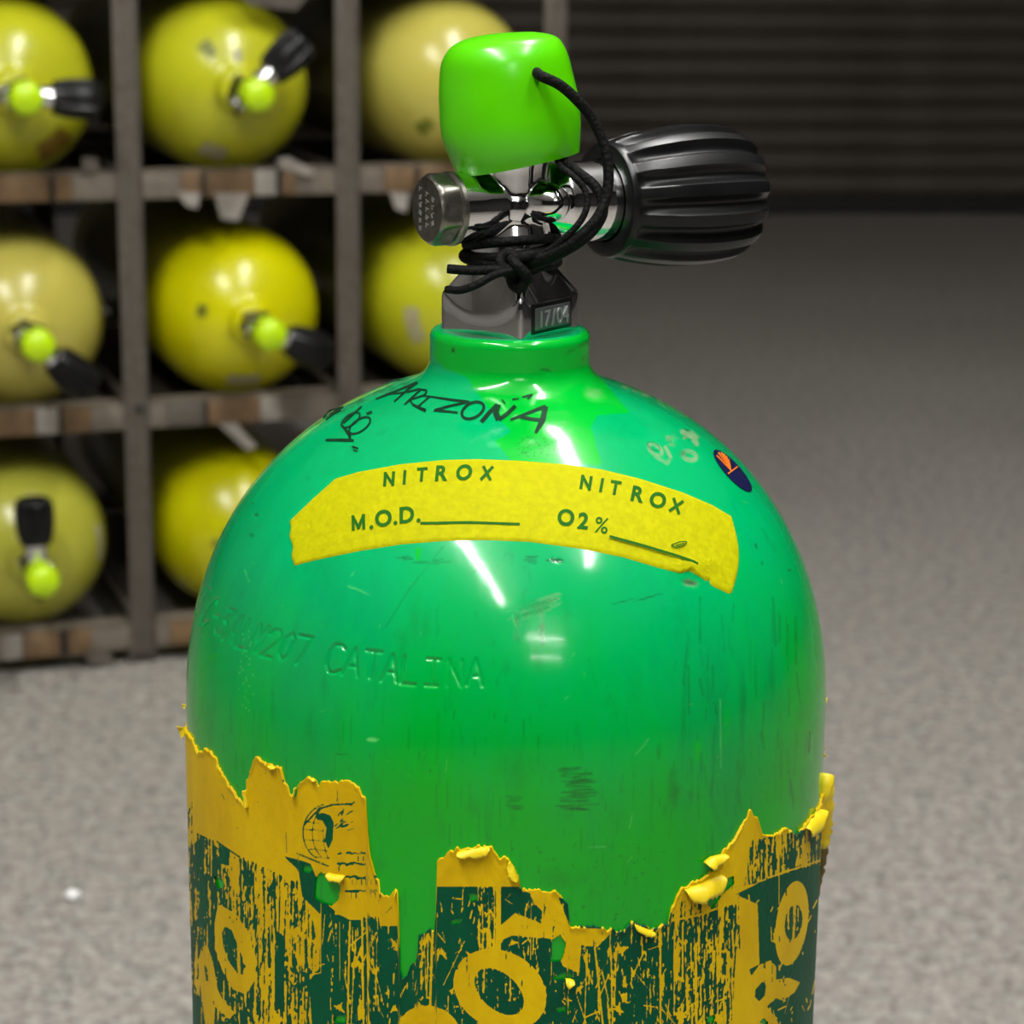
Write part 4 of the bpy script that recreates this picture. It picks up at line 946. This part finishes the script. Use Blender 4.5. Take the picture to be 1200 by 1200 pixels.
# what is fixed along the front rails: wood blocks, tape wraps, straps
def seg(name, x0, x1, py, mat, k_, proud=.004, hh=.0135, dz=0.0):
    xa, _ = rack_xz(x0, py); xb, _ = rack_xz(x1, py); zb = ZB + k_ * VS + dz
    return box(name, (xa, -proud, zb - hh), (xb, -.0002, zb + hh), mat, rack, .0012)
for name, x0, x1, py, mat, k_ in [('wood_block', -80, 57, 218, M_wood, 2), ('strap', 57.5, 62.5, 217, M_strap, 2), ('wood_block', 63, 84, 217, M_wood, 2), ('wood_block', 212, 235, 214, M_wood, 2), ('strap', 235.5, 240, 214, M_strap, 2), ('wood_block', 240.5, 297, 214, M_wood, 2),
        ('tape_wrap', 297.5, 323, 214, M_pale, 2), ('strap', 323.5, 329.5, 213, M_strap, 2), ('wood_block', 330, 346, 213, M_wood, 2), ('wood_block', 450, 485, 212, M_wood, 2), ('strap', 485.5, 491, 212, M_strap, 2), ('wood_block', 491.5, 545, 212, M_wood, 2),
        ('wood_block', -70, 41, 492, M_wood, 1), ('tape_wrap', 41.5, 68, 490, M_pale, 1), ('strap', 68.5, 72.5, 489, M_strap, 1), ('wood_block', 73, 106, 488, M_wood, 1), ('tape_wrap', 196, 238, 480, M_steel, 1), ('strap', 238.5, 243, 478, M_strap, 1), ('wood_block', 243.5, 304, 476, M_wood, 1), ('tape_wrap', 304.5, 328, 474, M_pale, 1),
        ('tape_wrap', 3, 26, 755, M_pale, 0), ('wood_block', 27, 70, 752, M_wood, 0), ('strap', 70.5, 79, 750, M_strap, 0), ('wood_block', 79.5, 106, 748, M_wood, 0), ('wood_block', 199, 262, 742, M_wood, 0)]:
    seg(name, x0, x1, py, mat, k_)
bm = bmesh.new()
xa, za = rack_xz(162, 478); 
o = lathe('hole_disc', [(0, -.009), (.004, -.009), (.0048, -.0075), (.0048, -.0055), (0, -.0055)], M_strap, rack, 16, Matrix.Translation((xa, 0, za)) @ Matrix.Rotation(math.pi / 2, 4, 'X') @ Matrix.Scale(-1, 4, (0, 0, 1)))  # dark disc stands in for the post's hole, its shade put into the colour
# torn paper tags hanging from the rails
def tag_piece(pts, mat=M_pale, y=-.0055, name='paper_tag'):
    V = [rack_xz(*p) for p in pts]; bm = bmesh.new()
    f_ = bm.faces.new([bm.verts.new((x, y, z_)) for x, z_ in V]); e_ = bmesh.ops.extrude_face_region(bm, geom=[f_])
    bmesh.ops.translate(bm, verts=[v for v in e_['geom'] if isinstance(v, bmesh.types.BMVert)], vec=(0, .0012, 0))
    return from_bm(name, bm, mat, rack)
tag_piece([(250, 226), (291, 226), (278, 258), (258, 256)]); tag_piece([(205, 224), (234, 226), (230, 243), (218, 241), (212, 233)]); tag_piece([(455, 224), (478, 226), (474, 248), (462, 244)])
tag_piece([(322, 186), (336, 183), (368, 200), (362, 206), (330, 198)]); tag_piece([(262, -30), (390, -40), (345, 12), (290, 5)], M_steel); tag_piece([(255, 496), (275, 494), (300, 522), (288, 526)])
tag_piece([(95, 184), (112, 184), (116, 200), (96, 200)], M_steel); tag_piece([(98, 762), (125, 760), (135, 776), (105, 778)], M_steel)

# ------------------------------------------------------------------ yellow tanks lying in the bays
bz = np.concatenate([[0, 0, .0015, .008, .03], np.linspace(.05, Z0, 6)[1:], np.linspace(Z0, zfil, 34)[1:], fil[::3, 1], [.6600, .6612, .6620, .6620]])
br = np.concatenate([[0, .060, .075, .086, RT], np.full(5, RT), dome_r(np.linspace(Z0, zfil, 34)[1:]), fil[::3, 0], [RN, RN - .0006, RN - .0019, .0]])
SHZ = Z0
def patch(name, phi0, phi1, t0, t1, mat, parent, n=10):
    """thin patch on the shoulder: roll angle range (deg), radius fraction range"""
    rr2 = np.linspace(t0, t1, n) * RT; zt = np.interp(-rr2, -rs_, zs_)
    a = np.radians(np.linspace(phi0, phi1, n)); o_ = .0006
    P = np.stack([(rr2[:, None] + o_) * np.cos(a), (rr2[:, None] + o_) * np.sin(a), np.broadcast_to(zt[:, None] + o_, (n, n))], -1)
    return grid(name, P, mat, parent)
rackcap_me = None
GRP = 'yellow tanks lying in the rack'
def lie(row, col, label, mat, roll, patches=(), dz=0.0, dx=0.0):
    """row 0 is the top visible row; roll = picture angle of the handwheel, degrees counter-clockwise from right"""
    global rackcap_me
    zb = ZB + (2 - row) * VS + .014
    loc = Mr @ Vector(((col - .5) * SP + .004 + dx, .085 + SHZ, zb + RT - .010 + dz))
    t = empty('scuba_tank', label, 'scuba tank', loc, (0, 0, 0), GRP)
    # tank axis (local Z) points out of the rack, slightly down
    t.matrix_world = Matrix.Translation(loc) @ Matrix.Rotation(PHI, 4, 'Z') @ Matrix.Rotation(math.radians(90), 4, 'X')
    lathe('tank_body', list(zip(br, bz)), mat, t, 72)
    # local X = rack right, local Y = up in the picture; the wheel's own heading in the mesh is BETA
    rz = math.radians(roll) - BETA
    for nm, src in (('valve_body', valve), ('valve_foot', foot_), ('blanking_plug', plug), ('handwheel', wheel)):
        o = ob(nm, src.data, t); o.rotation_euler = (0, 0, rz)
    if rackcap_me is None:
        o = lathe('dust_cap', [(.0125, .7060), (.0145, .7060), (.0160, .7130), (.0170, .7250), (.0168, .7350), (.0158, .7400), (.0135, .7432), (0.0, .7440)], M_rackcap, t, 48, ang=60); rackcap_me = o.data
    else: ob('dust_cap', rackcap_me, t)
    a = np.linspace(0, 2 * np.pi, 40); rl = math.radians(roll) + 2.6
    tubes('lanyard', [(np.stack([.0128 * np.cos(a), .0128 * np.sin(a), np.full_like(a, .683)], -1), .0015),
                      (spline([(.0165 * math.cos(rl), .0165 * math.sin(rl), .735), (.024 * math.cos(rl + .5), .024 * math.sin(rl + .5), .715), (.024 * math.cos(rl + .9), .024 * math.sin(rl + .9), .695), (.013 * math.cos(rl + 1.2), .013 * math.sin(rl + 1.2), .684)], 24), .0014)], M_cord, t, 8)
    for p in patches: patch(*p, t)
    return t
YA = yellow('yellow_green_enamel', srgb(186, 188, 30), srgb(176, 176, 36)); YB = yellow('pale_yellow_enamel', srgb(192, 182, 84), srgb(182, 172, 76)); YC = yellow('vivid_yellow_enamel', srgb(206, 202, 0), srgb(196, 192, 4))
YD = yellow('olive_yellow_enamel', srgb(176, 176, 64), srgb(168, 166, 56)); YE = yellow('bright_yellow_enamel', srgb(192, 190, 2), srgb(184, 178, 6))
lie(0, 0, 'yellow-green tank cut by the left picture edge in the top row, knob pointing right', YA, -4, [('rust_stain', 292, 322, .62, .86, simple('rust_brown', srgb(140, 112, 16), srgb(120, 92, 16), 40, .5))], dx=-.002)
lie(0, 1, 'yellow-green tank in the top row middle bay, knob pointing up to the right', YA, 42, [('worn_sticker', 240, 262, .66, .82, M_sticker), ('stamp_mark', 118, 132, .44, .62, M_mark), ('white_sticker', 84, 94, .30, .42, M_pale)], dx=-.006)
lie(0, 2, 'pale yellow tank in the top row right of the bays, behind the lime cap', YB, 10, [('stamp_mark', 218, 232, .55, .72, M_mark)], dx=.010)
lie(1, 0, 'pale yellow tank in the middle row left bay, knob hanging down right', YB, -44, [])
lie(1, 1, 'vivid yellow tank in the middle row, knob pointing down to the right', YC, -24, [('worn_sticker', 252, 282, .66, .80, M_sticker), ('stamp_mark', 160, 174, .50, .60, M_mark)], dx=.003)
lie(1, 2, 'yellow tank in the middle row right bay, behind the hex plug', YA, -10, [('worn_sticker', 176, 214, .56, .70, M_sticker), ('stamp_mark', 168, 180, .22, .30, M_mark)], dx=.012)
lie(2, 0, 'dull olive yellow tank in the bottom row left bay, knob pointing straight up', YD, 91, [('worn_sticker', -12, 16, .80, .88, M_sticker)], dx=-.005)
lie(2, 1, 'bright yellow tank in the bottom row, partly hidden behind the green tank', YE, 30, [('stamp_mark', 172, 186, .36, .46, M_mark), ('stamp_mark', 150, 160, .26, .36, M_mark)])

# ------------------------------------------------------------------ scrap on the floor
c = at_z(85, 1054, 0.0)
bm = bmesh.new(); bmesh.ops.create_icosphere(bm, subdivisions=2, radius=.0068)
for v in bm.verts:
    v.co *= 1 + .3 * math.sin(v.co.x * 900 + 1) * math.cos(v.co.z * 700); v.co.z = v.co.z * .6 + .0040
    v.co.x *= .85
o = from_bm('paper_scrap', bm, M_scrap, None, True, 60); o.location = c; o['label'] = 'tiny crumpled white scrap lying on the concrete floor at left'; o['category'] = 'scrap'
